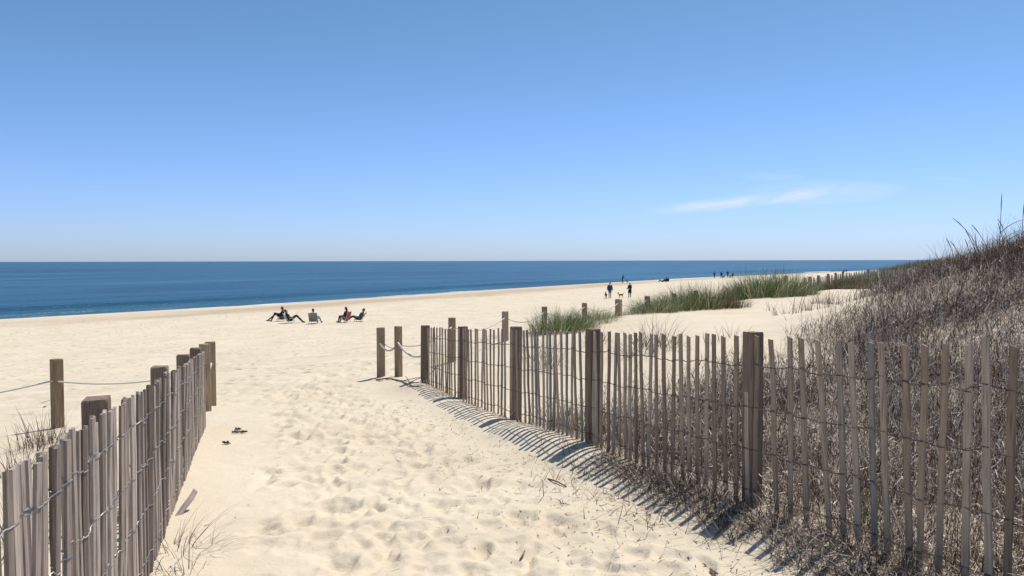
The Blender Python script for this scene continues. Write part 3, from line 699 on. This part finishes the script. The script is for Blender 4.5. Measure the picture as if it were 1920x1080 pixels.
G = [(1048, 16.7, 0, 1.05, .90, 'tallest bright green grass clump, nearest the left end rope post'), (1075, 17.6, 1, .9, .75, 'green grass clump overlapping the right side of the tallest clump'),
     (1110, 19.0, 3, 1.0, .85, 'thin green and straw grass clump around the rope post left of centre'), (1135, 20.0, 4, .7, .7, 'straw-mixed grass clump just left of the thickest rope post'),
     (1194, 21.6, 3, .75, .75, 'straw-mixed grass clump just right of the thickest rope post'), (1226, 22.4, 0, 1.1, .75, 'green grass clump around the rope post right of the thickest post'),
     (1258, 23.4, 1, 1.2, .8, 'green grass clump left of the small half-hidden rope post'), (1294, 24.3, 2, 1.5, .95, 'broad green grass clump before the small half-hidden rope posts'),
     (1334, 25.0, 5, 1.6, 1.0, 'brownish domed grass clump at the end of the near row'), (1366, 25.8, 4, 1.2, .8, 'pale straw fringe of grass right of the brownish domed clump'),
     (1398, 33.0, 1, 1.7, .8, 'green grass clump at the left foot of the dark dune knoll'), (1425, 32.3, 2, 2.1, .95, 'dark green grass clump on the middle of the knoll'),
     (1455, 33.2, 0, 2.1, .95, 'dark green grass clump left of the far tall rope post'), (1486, 34.3, 2, 1.8, .95, 'dark green grass clump right of the far tall rope post'),
     (1400, 38.0, 0, 1.6, .9, 'green grass clump behind the dune knoll at its left end'), (1440, 40.0, 1, 1.7, .9, 'green grass clump behind the dune knoll at its crest'),
     (1530, 44.0, 4, 1.5, .5, 'grass clump before the left end of the far slat fence'), (1562, 43.0, 5, 1.5, .6, 'brown grass clump before the posts of the far slat fence'),
     (1588, 42.0, 6, 1.7, .9, 'large brown bush of grass before the far slat fence'), (1618, 40.0, 5, 1.5, .45, 'low brown grass clump right of the large brown bush')]
allm = gm+gd+gb
for (px, d, k, sc, hz, lab) in G: grass(px, d, allm[k], sc, lab, hz)
# far dune grass that reads as one mass
def grass_mass(n, fn, h, wd, pal, wts, label):
    x, y = fn(n); z = heights(x, y)-.03; k = len(x)
    V, Q = ribbons(np.stack([x, y, z], -1), rng.uniform(0, 6.28, k), rng.uniform(*h, k), np.abs(rng.normal(.6, .3, k)), rng.uniform(*wd, k), np.abs(rng.normal(.2, .2, k)), 3, rng.uniform(-1, 1, k))
    return tag(link('dune_grass', np_mesh('dune_grass', V, Q, False, tints(k, pal, wts, 8)), M['grass']), label, 'grass', kind='stuff')
def far_dune(n):
    y = 46+70*rng.random(n)**1.3; c = rng.uniform(2, 13.5, n); x = (NY*y-c)/(-NX); k = fbm(x*.25, y*.25, 77, 2) > -.22
    t_ = (x > 15); return x[k & t_], y[k & t_]
grass_mass(26000, far_dune, (.4, .85), (.018, .035), [(.075, .12, .04), (.11, .14, .055), (.30, .26, .17), (.13, .11, .065)], (.3, .25, .2, .25), 'mixed green and straw grass covering the far dunes')
def mid_dune(n):
    x = rng.uniform(6, 24, n); y = rng.uniform(16, 46, n); c, s = shore_cs(x, y)
    lim = np.interp(x, (6, 9.5, 15, 25), (14.5, 20, 28, 42)); ed = lim-y
    d_ = sstep(-4.5, 2.0, ed)*sstep(-.25, .1, fbm(x*1.1, y*1.1, 79, 3))*sstep(40, 26, y); k = rng.random(n) < d_; return x[k], y[k]
grass_mass(20000, mid_dune, (.3, .7), (.010, .020), [(.085, .062, .05), (.16, .12, .095), (.30, .25, .19), (.10, .10, .05)], (.35, .32, .2, .13), 'dry brown grass between the dune and the far slat fence')
# dry tufts that stand alone
dt = [tuft_mesh('dry_grass', 85, .20, .22, .62, DRY, (.35, .3, .15, .2), (.005, .009), .4, .5) for _ in range(3)]
dts = [tuft_mesh('dry_grass', 16, .12, .18, .42, DRY, (.3, .35, .2, .15), (.006, .010), .45, .4) for _ in range(3)]
dtl = tuft_mesh('dry_grass', 110, .24, .25, .68, DRY, (.4, .3, .15, .15), (.004, .008), .85, 1.0)
def dry(px, py, me, sc, label, d=None):
    x, y = at(px, d) if d else ground_hit(px, py); o = link('dry_grass_tuft', me, M['brush']); o.location = (x, y, height(x, y)-.01)
    o.rotation_euler = (0, 0, random.uniform(0, 6.28)); o.scale = (sc,)*3; tag(o, label, 'grass tuft', 'dry grass tufts in the sand'); return o
dry(330, 1040, dtl, .85, 'dry arching grass tuft at the foot of the left fence in front')
dry(345, 1075, dts[1], .9, 'small wiry grass sprig at the bottom edge beside the left fence')
dry(30, 850, dt[0], 1.0, 'dry grass tuft behind the left fence at the left edge', 6.9)
dry(62, 815, dt[1], 1.0, 'dense dry grass tuft left of the lone rope post', 8.0)
dry(88, 800, dt[2], .9, 'dry grass tuft touching the foot of the lone rope post', 8.4)
dry(140, 795, dts[0], 1.0, 'sparse dry sprigs right of the lone rope post', 8.2)
dry(20, 900, dt[1], 1.1, 'tall dry grass seen through the first slats of the left fence', 4.8)
dry(90, 900, dts[2], 1.2, 'dry stems close behind the left fence', 4.9)
for i, (px, d, me, sc, lab) in enumerate(((1000, 13.0, dt[0], 1.1, 'dry bare shrub rising behind the fence left of the green clump'), (1030, 12.2, dt[1], 1.2, 'dry bare shrub rising in front of the tallest green clump'),
        (1120, 13.6, dt[2], 1.1, 'dry grass tuft rising behind the fence below the thin green clump'), (1200, 12.2, dtl, 1.5, 'wide arching dry shrub rising above the fence tops'), (1232, 12.6, dt[0], 1.5, 'upright dry shrub beside the wide arching one'),
        (1255, 12.0, dtl, 1.1, 'low arching dry shrub right of the upright one'), (1340, 12.4, dts[0], 1.3, 'sparse dry sprig on open sand behind the near fence post'), (1375, 12.8, dts[1], 1.4, 'sparse dry sprig just left of the near fence post'),
        (1447, 22.5, dts[2], 1.6, 'small dry sprig alone on the upper sand patch'), (1515, 21.5, dt[1], 1.0, 'dry tuft on the upper right of the sand patch'), (1463, 17.5, dts[0], 1.5, 'tiny dry sprig low on the sand patch'),
        (1475, 18.5, dts[1], 1.5, 'thin dry stems standing on the right of the sand patch'), (1548, 20.0, dts[2], 1.8, 'dry stems at the right margin of the sand patch'), (1535, 27, dt[0], 1.3, 'brown tuft at the top of the sand patch'), (1560, 25, dt[2], 1.4, 'brown tuft at the top right of the sand patch'))):
    dry(px, 0, me, sc, lab, d)
# tall stalks on the crest of the dune
def stalk(px, d, h, lean, az, label):
    x, y = at(px, d); z = height(x, y); b = MB(); pts = []; p = Vector((0, 0, -.05)); a = lean*.3
    for i in range(9): pts.append(p.copy()); p = p+Vector((math.cos(az)*math.sin(a), math.sin(az)*math.sin(a), math.cos(a)))*h/8; a += lean*.16
    b.tube(pts, [.0065*(1-.5*i/8) for i in range(9)], 5)
    root = empty('tall_grass_stalk', (x, y, z)); b.build('stem', M['drift'], root)
    s = MB(); s.tube(pts[6:9], [.004, .0075, .003], 5); s.build('seed_head', M['drift'], root)
    for k in (2, 3, 4):
        e = pts[k]; a2 = az+random.uniform(-1.5, 1.5); l = MB(); q2 = [e+Vector((math.cos(a2)*.28*h*u, math.sin(a2)*.28*h*u, .30*h*u-.14*h*u*u)) for u in (0, .25, .5, .75, 1)]
        l.tube(q2, [.0055, .005, .004, .003, .0015], 4); l.build('leaf', M['drift'], root)
    tag(root, label, 'grass stalk', 'tall stalks on the crest of the dune'); return root
rs = random.Random(21)
stk = [(1777, 12.5, .62, -1.1, 'lowest stalk, leaning far out left of the others'), (1797, 12.5, .75, -.35, 'short upright stalk second from the left'), (1812, 12.4, .70, -.5, 'short bent stalk third from the left'), (1825, 12.5, .62, -.3, 'thin stalk near the middle of the crest'),
       (1838, 12.2, .80, -.4, 'middle stalk of the crest, slightly bent left'), (1850, 12.0, 1.12, -.65, 'tall stalk arching left above the crest'), (1862, 12.2, .85, -.55, 'curved stalk right of the tall arching one'), (1873, 12.0, 1.22, .02, 'tallest stalk, standing straight up on the crest'),
       (1886, 12.2, .7, -.25, 'shorter stalk just right of the tallest one'), (1898, 12.1, .78, -.4, 'bent stalk near the right edge of the picture'), (1913, 12.0, .95, .05, 'straight stalk at the right edge of the picture')]
for px, d, h, ln, lab in stk: stalk(px, d, h, ln, 0.1, 'dry grass on the dune crest: '+lab)
n = 1100; x = rng.uniform(7.2, 11.5, n); y = rng.uniform(11, 13.5, n); z = heights(x, y)
V, Q = ribbons(np.stack([x, y, z], -1), rng.uniform(0, 6.28, n), rng.uniform(.35, .8, n), np.abs(rng.normal(.5, .3, n)), rng.uniform(.004, .008, n), np.abs(rng.normal(.15, .15, n)), 4, rng.uniform(-1, 1, n))
tag(link('dune_grass', np_mesh('dune_grass', V, Q, False, tints(n, DRY, (.4, .3, .1, .2), 10)), M['brush']), 'thin upright dry grass along the skyline of the dune', 'grass', kind='stuff')
# a living green plant behind the slats
x, y = at(1665, 4.35); y += .25
o = link('green_plant', tuft_mesh('green_plant', 26, .05, .22, .45, [(.13, .22, .05), (.18, .26, .07)], (.6, .4), (.010, .016), .3, .4), M['grass']); o.location = (x, y, height(x, y)); tag(o, 'small fresh green plant behind the slats at right', 'plant')

# ------------------------------------------------------------------ small things on the sand
def branch(pts, r0, r1, name, label, twigs=()):
    W = [Vector((*ground_hit(px, py), 0)) for px, py in pts]
    for i, p_ in enumerate(W): p_.z = height(p_.x, p_.y)+r0*.8+.01*(i % 2)
    b = MB(); n = len(W); b.tube(W, [r0+(r1-r0)*i/(n-1) for i in range(n)], 6)
    for (i, dx, dy, dz) in twigs: b.tube([W[i], W[i]+Vector((dx, dy, dz))*.6+Vector((0, 0, .01)), W[i]+Vector((dx, dy, dz))], [r1*1.2, r1, r1*.6], 5)
    return tag(b.build(name, M['drift'], smooth=True), label, 'branch')
branch([(706, 714), (730, 711), (752, 716), (764, 722), (772, 726), (793, 727)], .012, .006, 'driftwood_branch', 'crooked driftwood branch lying at the far end of the right fence', ((2, .35, .25, .03), (4, -.12, .2, .12), (3, .2, .3, .05)))
branch([(1028, 900), (1045, 907), (1062, 915)], .008, .005, 'fallen_stick', 'short dark stick at the edge of the fence shadow')
branch([(1332, 1072), (1345, 1083)], .008, .005, 'fallen_stick', 'short stick on the sand at the bottom right')
branch([(976, 1052), (984, 1040)], .007, .004, 'fallen_stick', 'small twig on the path at the bottom centre')
# broken slat leaning at the foot of the left fence
x, y = ground_hit(322, 972)
o = link('broken_slat', slat_mesh('broken_slat', .040, .013, .30, 77), M['slatL']); o.location = (x, y, height(x, y)-.05); o.rotation_euler = (R(-50), R(24), R(0)); tag(o, 'broken grey slat stub leaning out of the sand by the left fence', 'slat')
for k, (px, py, s, lab) in enumerate(((443, 808, .035, 'largest dark clump of seaweed on the path'), (441, 813, .025, 'dark seaweed scrap just below the largest clump'), (455, 813, .03, 'tiny seaweed scrap right of the largest clump'), (424, 833, .03, 'small pair of dark seaweed crumbs nearer than the clump'))):
    x, y = ground_hit(px, py); b = MB(); r_ = random.Random(k)
    for i in range(7):
        c = Vector((r_.uniform(-s, s), r_.uniform(-s, s)*.6, .012)); b.tube([c, c+Vector((r_.uniform(-s, s)*.7, r_.uniform(-s, s)*.5, .012)), c+Vector((r_.uniform(-s, s), r_.uniform(-s, s)*.6, .0))], [.006, .010, .004], 5)
    o = b.build('seaweed_scrap', M['weed'], loc=(x, y, height(x, y))); tag(o, lab, 'seaweed', 'dark scraps on the path')

# ------------------------------------------------------------------ people, dogs, beach chairs
def lerp(a, b, t): return tuple(a[i]+(b[i]-a[i])*t for i in range(3))
def fuse(name, b, bones, mats, voxel, ratio):
    """fuse overlapping volumes into one continuous skin; colour each face by the nearest limb"""
    me0 = b.mesh('raw', True); o = bpy.data.objects.new('raw', me0); COL.objects.link(o)
    rm = o.modifiers.new('r', 'REMESH'); rm.mode = 'VOXEL'; rm.voxel_size = voxel
    sm = o.modifiers.new('s', 'SMOOTH'); sm.factor = .5; sm.iterations = 2
    dc = o.modifiers.new('d', 'DECIMATE'); dc.ratio = ratio
    dg = bpy.context.evaluated_depsgraph_get(); me = bpy.data.meshes.new_from_object(o.evaluated_get(dg)); me.name = name
    bpy.data.objects.remove(o); bpy.data.meshes.remove(me0)
    for mt in mats: me.materials.append(mt)
    n = len(me.polygons); C = np.zeros(n*3, np.float32); me.polygons.foreach_get('center', C); C = C.reshape(-1, 3)
    best = np.full(n, 1e9); mi = np.zeros(n, np.int32)
    for (p0, p1, r0, r1, k) in bones:
        A = np.array(p0); D = np.array(p1)-A; L2 = max(D@D, 1e-9); t = np.clip((C-A)@D/L2, 0, 1)
        dist = np.linalg.norm(C-A-t[:, None]*D, axis=1)-(r0+(r1-r0)*t)
        w_ = dist < best; best[w_] = dist[w_]; mi[w_] = k
    me.polygons.foreach_set('material_index', mi); me.polygons.foreach_set('use_smooth', np.ones(n, bool)); me.update(); return me
def person_mesh(J, top, legs, shoes=None, sleeves=True, skirt=0, voxel=.009, ratio=.22, bulk=1.0):
    """J: joints. materials: 0 skin, 1 top, 2 legs, 3 shoes"""
    b = MB(); bones = []
    def bone(p0, p1, r0, r1, k, n=10):
        p0, p1 = Vector(p0), Vector(p1); d = p1-p0; L = max(d.length, 1e-5); u = d/L
        pts = [p0-u*r0*.85, p0-u*r0*.5, p0, p0.lerp(p1, .5), p1, p1+u*r1*.5, p1+u*r1*.85]
        b.tube(pts, [r0*.45, r0*.85, r0, (r0+r1)/2*1.02, r1, r1*.85, r1*.45], n); bones.append((tuple(p0), tuple(p1), r0, r1, k))
    pel, che, nec, hed = (Vector(J[k]) for k in ('pelvis', 'chest', 'neck', 'head'))
    for s in (-1, 1):
        side = Vector(J['side'])*s
        bone(pel+side*.075, pel.lerp(che, .5)+side*.065, .115*bulk, .105*bulk, 1); bone(pel.lerp(che, .5)+side*.065, che+side*.085, .105*bulk, .115*bulk, 1)
        sh = Vector(J['shoulder_'+('r' if s > 0 else 'l')]); bone(che+side*.05, sh, .09*bulk, .068*bulk, 1)
        k = 'r' if s > 0 else 'l'; el = Vector(J['elbow_'+k]); wr = Vector(J['wrist_'+k])
        bone(sh, el, .062*bulk, .047*bulk, 1); bone(el, wr, .046*bulk, .034*bulk, 1 if sleeves else 0)
        f = (wr-el).normalized(); palm = wr+f*.075; bone(wr, palm, .028, .034, 0, 8)
        o1 = f.cross(Vector((0, 0, 1)) if abs(f.z) < .9 else Vector((0, 1, 0))).normalized(); o2 = f.cross(o1)
        wide = Vector((0, 1, 0)) if abs(f.y) < .7 else o1; wide = (wide-f*wide.dot(f)).normalized(); curl = f.cross(wide)*(-s)
        for i, ln in enumerate((.075, .085, .078, .060)):
            a_ = palm+wide*(.030-.021*i)+f*.02; m_ = a_+f*ln*.55+curl*.006; bone(a_, m_, .0095, .009, 0, 6); bone(m_, m_+f*ln*.35+curl*.025, .009, .0075, 0, 6)
        th = wr+f*.03+wide*.03; bone(th, th+wide*.03+f*.035, .011, .010, 0, 6); bone(th+wide*.03+f*.035, th+wide*.034+f*.065+curl*.008, .010, .008, 0, 6)
        hp = Vector(J['hip_'+k]); kn = Vector(J['knee_'+k]); an = Vector(J['ankle_'+k]); to = Vector(J['toe_'+k])
        bone(hp, kn, .092*bulk, .062, 2); bone(kn, kn.lerp(an, .35), .060, .060, 2); bone(kn.lerp(an, .35), an, .060, .044, 2)
        bone(an, an.lerp(to, .2)-Vector((0, 0, .03)), .045, .045, 3); bone(an-Vector((0, 0, .035)), to, .042, .036, 3)
        if skirt: bone(hp, hp.lerp(kn, .8)+side*.01, .115, .125, 1)
    bone(che, nec, .085, .058, 1); bone(nec, nec.lerp(hed, .5), .055, .052, 0)
    f = Vector(J['face']).normalized(); up = (hed-nec).normalized(); f = (f-up*f.dot(up)).normalized(); sd = f.cross(up)
    rot = Matrix((sd, f, up)).transposed()
    b.ball(hed+up*.025, (.076, .095, .108), 14, 10, rot); b.ball(hed+f*.03-up*.05, (.058, .062, .062), 10, 8, rot); bones.append((tuple(hed-up*.03), tuple(hed+up*.04), .085, .085, 0))
    b.ball(hed+f*.100-up*.008, (.014, .018, .024), 8, 6, rot); b.ball(hed+f*.082+up*.03, (.05, .012, .010), 8, 6, rot); b.ball(hed+f*.086-up*.05, (.026, .010, .009), 8, 6, rot)
    for s in (-1, 1): b.ball(hed+sd*.076*s-up*.0, (.011, .022, .032), 8, 6, rot)
    me = fuse('body', b, bones, [SKIN, top, legs, shoes or SHOE], voxel, ratio)
    return me, (hed, f, up, sd, rot)
def head_bits(root, hd, hair=HAIR, long=False, hat=None):
    hed, f, up, sd, rot = hd
    b = MB(); b.ball(hed+up*.045-f*.018, (.086, .098, .100), 14, 10, rot, zmin=-.15)
    b.ball(hed-f*.045-up*.01, (.078, .065, .085 if not long else .16), 12, 8, rot); b.build('hair', hair, root, True)
    b = MB()
    if hat:
        b.ball(hed+up*.075, (.097, .108, .085), 14, 8, rot, zmin=0); b.ball(hed+up*.075+f*.10, (.075, .085, .010), 12, 6, rot); b.build('hat', hat, root, True)
    for s in (-1, 1): e = MB(); e.ball(hed+f*.086+sd*.032*s+up*.018, .010, 8, 6); e.build('eye', EYE, root, True)
def stand_joints(h=1.75, stride=.12, arm=(.12, .10), bend=(0.15, 0.15), lean=0.0, out=.06, face=(0, 1, 0)):
    k = h/1.75; J = {}
    def P(x, y, z): return (x*k, (y+lean*max(0, z-.92))*k, z*k)
    J.update(pelvis=P(0, 0, .96), chest=P(0, 0, 1.30), neck=P(0, .005, 1.49), head=P(0, .03, 1.625), side=(1, 0, 0), face=face)
    for s, n, i in ((1, 'r', 0), (-1, 'l', 1)):
        J['shoulder_'+n] = P(.185*s, 0, 1.42); y = arm[i]
        J['elbow_'+n] = P((.20+out)*s, y*.5-.02, 1.14); J['wrist_'+n] = P((.19+out)*s, y+bend[i], .91+bend[i]*.55)
        f = stride*s; J['hip_'+n] = P(.088*s, 0, .92); J['knee_'+n] = P(.10*s, f*.6+.03, .50); J['ankle_'+n] = P(.105*s, f, .085); J['toe_'+n] = P(.12*s, f+.15, .037)
    return J
def sit_joints(rec=.5, knee=.36, kz=.46, foot=.62, hipz=.25, arms='rest', spread=.13, lean_head=0, legs2=None):
    """sitting low, facing +y, reclined by rec radians"""
    d = Vector((0, -math.sin(rec), math.cos(rec))); pel = Vector((0, -.06, hipz)); J = {}
    che = pel+d*.36; nec = che+d*.19; J.update(pelvis=tuple(pel), chest=tuple(che), neck=tuple(nec), head=tuple(nec+d*.10+Vector((0, .03+lean_head, .05))), side=(1, 0, 0), face=(0, 1, -.1))
    for s, n in ((1, 'r'), (-1, 'l')):
        sh = che+d*.11+Vector((.185*s, 0, 0)); J['shoulder_'+n] = tuple(sh)
        if arms == 'rest': el = sh+Vector((.07*s, .03, -.27)); wr = el+Vector((-.03*s, .24, .03))
        elif arms == 'lap': el = sh+Vector((.05*s, .10, -.25)); wr = el+Vector((-.13*s, .20, -.02))
        else: el = sh+Vector((.04*s, .16, -.21)); wr = el+Vector((-.08*s, .20, .06))
        J['elbow_'+n] = tuple(el); J['wrist_'+n] = tuple(wr)
        kn, kzz, ft = (knee, kz, foot) if not (legs2 and s > 0) else legs2
        J['hip_'+n] = (.09*s, -.03, hipz-.01); J['knee_'+n] = (spread*s, kn, kzz); J['ankle_'+n] = (spread*s, ft, .085); J['toe_'+n] = (spread*1.1*s, ft+.15, .05)
    return J
def person(loc, rz, J, top, legs, label, group, name='person', hair=HAIR, long=False, hat=None, **kw):
    kw.setdefault('bulk', 1.15)
    root = empty(name, loc, rz); me, hd = person_mesh(J, top, legs, **kw); link('body', me, None, root); head_bits(root, hd, hair, long, hat)
    tag(root, label, 'person', group); return root
def chair(loc, rz, fabric, frame, label, rec=.5, hipz=.25, w_=.56):
    root = empty('beach_chair', loc, rz); sz = hipz-.10; y0 = -.20; h = .62
    by, bz = y0-math.sin(rec)*h, sz+math.cos(rec)*h
    rx = Matrix.Rotation(R(6), 3, 'X')
    MB().box((0, .03, sz), (w_-.05, .46, .012), rx).build('seat', fabric, root)
    bk = MB().box((0, (y0+by)/2-.02, (sz+bz)/2), (w_-.05, .012, h-.03), Matrix.Rotation(rec, 3, 'X')).build('backrest', fabric, root)
    for s in (-1, 1):
        x = s*w_/2; b = MB(); b.tube([(x, y0, sz-.02), (x, .27, sz+.03)], .0125, 8); b.build('side_rail', frame, root, True)
        b = MB(); b.tube([(x, y0+.02, sz-.05), (x, by, bz+.01)], .0125, 8); b.build('back_upright', frame, root, True)
        b = MB(); b.tube([(x*.98, .25, sz+.02), (x*.98, .20, .0), (x*.98, .12, -.01)], .0125, 8); b.build('leg', frame, root, True)
        b = MB(); b.tube([(x*1.02, -.10, sz+.20), (x*1.02, -.16, sz-.02), (x*1.02, -.32, 0), (x*1.02, -.40, -.01)], .0125, 8); b.build('leg', frame, root, True)
        b = MB(); b.box((x, .02, sz+.215), (.045, .40, .022)); b.build('armrest', frame, root)
        b = MB(); b.tube([(x, .18, sz+.21), (x, .20, sz+.02)], .011, 6); b.build('arm_support', frame, root, True)
    b = MB(); b.tube([(-w_/2, by, bz), (-w_/4, by-.01, bz+.03), (w_/4, by-.01, bz+.03), (w_/2, by, bz)], .0125, 8); b.build('top_rail', frame, bk, True)
    b = MB(); b.tube([(-w_/2, -.38, 0.0), (w_/2, -.38, 0.0)], .0125, 8); b.build('crossbar', frame, root, True)
    b = MB(); b.tube([(-w_/2, .14, .0), (w_/2, .14, .0)], .0125, 8); b.build('crossbar', frame, root, True)
    tag(root, label, 'beach chair', 'low beach chairs of the group by the sea'); return root
GS = 'people sitting in beach chairs near the sea'
def g3(px, py, d0=2.0): x, y = ground_hit(px, py, d0); return (x, y, height(x, y))
# 1: faces left, leaning forward over raised knees
l = g3(527, 602.5); chair(l, R(96), M['green'], M['dtube'], 'dark green beach chair, farthest left of the group', .42)
person(l, R(96), sit_joints(.12, .42, .62, .68, .26, 'reach', .12, .02, (.36, .58, .95)), BLACK, DARK, 'person in black leaning forward with knees drawn up, farthest left of the group', GS, long=True)
# 2: faces right, seen from behind and the side
l = g3(545, 606); chair(l, R(-62), M['canvas2'], M['tube'], 'pale grey beach chair with reclined sitter facing right', .52)
person(l, R(-62), sit_joints(.50, .42, .54, .86), DARK, DARK, 'reclined person in dark clothes facing right with one knee raised', GS)
# 3: seen from behind
l = g3(590, 607); chair(l, R(-6), M['canvas'], M['tube'], 'wide grey beach chair seen squarely from behind, middle of the group', .34, .28, .66)
person(l, R(-10), sit_joints(.30, .44, .44, .78, .28, 'rest', .15), BLACK, GREY, 'person whose head shows above the middle chair, back turned', GS)
# 4: in the red chair facing left
l = g3(648, 605); chair(l, R(72), M['pink'], M['tube'], 'red canvas beach chair with upright back', .22, .30)
person(l, R(72), sit_joints(.05, .40, .47, .52, .30, 'lap', .13, .02), MAROON, DARK, 'person in dark maroon sitting upright in the red chair', GS, long=True)
# 5: reclined facing left
l = g3(672, 603); chair(l, R(88), M['canvas2'], M['dtube'], 'grey beach chair leaning far back, rightmost of the group', .62)
person(l, R(88), sit_joints(.58, .42, .40, .86, .25, 'lap', .13), GREY, BLACK, 'person lying back and facing left, rightmost of the group', GS)

# the dog walkers
GW = 'people walking on the beach'
person(g3(1143.5, 559), R(185), stand_joints(1.80, .05, (.02, .02), (.05, .05), 0, .08), NAVY, JEANS, 'person in blue jacket and pale jeans standing beside a dark dog', GW, bulk=1.36, hat=NAVY)
person(g3(1181, 557.5), R(140), stand_joints(1.72, .03, (.08, .12), (.25, .28), 0, .04), DARK, BLACK, 'person in long black coat holding a leash', GW, bulk=1.25, skirt=1, long=True)
def dog(loc, rz, coat, belly, label, sc=1.0, tail_up=.6):
    b = MB(); bones = []
    def bone(p0, p1, r0, r1, k=0):
        p0, p1 = Vector(p0)*sc, Vector(p1)*sc; u = (p1-p0).normalized(); r0 *= sc; r1 *= sc
        b.tube([p0-u*r0*.8, p0-u*r0*.45, p0, p0.lerp(p1, .5), p1, p1+u*r1*.45, p1+u*r1*.8], [r0*.45, r0*.85, r0, (r0+r1)/2, r1, r1*.85, r1*.45], 9); bones.append((tuple(p0), tuple(p1), r0, r1, k))
    bone((0, .20, .44), (0, 0, .45), .125, .115); bone((0, 0, .45), (0, -.25, .47), .112, .095); bone((0, .20, .40), (0, .12, .38), .10, .09, 1)
    bone((0, .27, .50), (0, .38, .66), .085, .065); bone((0, .40, .69), (0, .44, .69), .078, .07); bone((0, .46, .675), (0, .57, .655), .045, .032, 1)
    for s in (-1, 1):
        bone((.035*s, .39, .75), (.055*s, .385, .82), .026, .012)
        bone((.075*s, .21, .40), (.08*s, .17, .24), .055, .034); bone((.08*s, .17, .24), (.08*s, .20, .05), .030, .024, 1); bone((.08*s, .20, .035), (.08*s, .25, .025), .028, .024, 1)
        bone((.075*s, -.25, .44), (.085*s, -.17, .28), .075, .045); bone((.085*s, -.17, .28), (.085*s, -.31, .17), .040, .026); bone((.085*s, -.31, .17), (.085*s, -.28, .04), .024, .022, 1); bone((.085*s, -.28, .03), (.085*s, -.23, .022), .026, .022, 1)
    bone((0, -.33, .50), (0, -.42, .50+.16*tail_up), .028, .024); bone((0, -.42, .50+.16*tail_up), (0, -.46, .50+.42*tail_up), .024, .014, 1)
    root = empty('dog', loc, rz); link('body', fuse('body', b, bones, [coat, belly], .011, .3), None, root)
    c = MB(); c.tube([(Vector((.085*math.cos(a), .315+.075*math.sin(a)*.6, .565-.075*math.sin(a)*.55)))*sc for a in np.linspace(0, 2*math.pi, 15)], .012*sc, 6); c.build('collar', MAROON, root, True)
    tag(root, label, 'dog', 'dogs on the beach'); return root
FB = mat_plain('dark_fur', (.035, .028, .022), .9, 0, .3, 30, .004); FT = mat_plain('tan_fur', (.13, .085, .05), .9, 0, .3, 30, .004); FW = mat_plain('pale_fur', (.42, .36, .28), .9, 0, .3, 30, .004)
dog(g3(1136, 559.5), R(170), FB, FT, 'dark brown dog standing left of the person in blue', 1.0, .3)
dog(g3(1164, 558.5), R(100), FT, FW, 'tan and white dog between the two walkers, tail raised', .82, 1.0)
# leash from the person in black to the tan dog
a_ = Vector(g3(1179, 557.7))+Vector((-.15, -.2, 1.02)); b_ = Vector(g3(1164, 558.5))+Vector((.1, -.1, .45))
MBl = MB(); MBl.tube(sag(a_, b_, .12, 10), .008, 5); tag(MBl.build('leash', BLACK), 'thin dark leash running from the person in black to the tan dog', 'leash')
def shore_person(px, py, rz, J, top, legs, lab, **kw): return person(g3(px, py, 110), R(rz), J, top, legs, lab, GW, voxel=.014, ratio=.12, bulk=1.2, **kw)
shore_person(1167, 531, 250, stand_joints(1.75, .14, (.2, .25), (.2, .2), .30), TEAL, DARK, 'person in dark teal stooping at the waterline')
dog(g3(1176, 530.5), R(20), FB, FB, 'black dog by the stooping person at the waterline', .9, .2)
for k, (px, py, rz, top, leg, h, lab) in enumerate(((1339.5, 521.5, 20, TEAL, DARK, 1.72, 'leftmost of the four people far off at the waterline'), (1352.5, 521.5, -30, NAVY, BLACK, 1.68, 'second of the four people far off at the waterline'), (1364.5, 520.5, 10, NAVY, DARK, 1.85, 'tallest of the four people far off at the waterline'), (1374, 521, 0, BLACK, DARK, 1.25, 'child at the right end of the four people far off'))):
    shore_person(px, py, rz, stand_joints(h, .08+.04*k, (.05, .1), (.1, .05)), top, leg, lab)
dog(g3(1356.5, 521.7), R(-80), FB, FB, 'dark dog beside the second of the four far people', .9, .2)
dog(g3(1369.5, 521.4), R(-80), FB, FT, 'dark dog between the tallest far person and the child', .9, .1)
for k, (px, py, rz, top, lab) in enumerate(((1241, 529, 60, DARK, 'person half lying on the sand at the left of the distant seated trio'), (1248.5, 528.5, 30, BLACK, 'middle sitter of the distant trio by the water'), (1252.5, 528, -10, BLACK, 'right sitter of the distant trio by the water'))):
    shore_person(px, py, rz, sit_joints(.35-.2*(k > 0)+(.5 if k == 0 else 0), .38, .45, .62, .12, 'rest' if k == 0 else 'lap'), top, DARK, lab)
for k, (px, py, st, lab) in enumerate(((1582, 510.2, 0, 'dark seated figure far down the beach above the first far posts'), (1587, 509.8, 0, 'second dark seated figure far down the beach'), (1605, 507, 0, 'tiny seated figure at the distant waterline'), (1616, 507.5, 1, 'tiny standing figure at the distant waterline'), (1694, 503, 1, 'tiny figure in the distant surf above the far dune'))):
    shore_person(px, py, 30*k, stand_joints(1.75, .1) if st else sit_joints(.2, .38, .45, .62, .14, 'lap'), BLACK, DARK, lab)
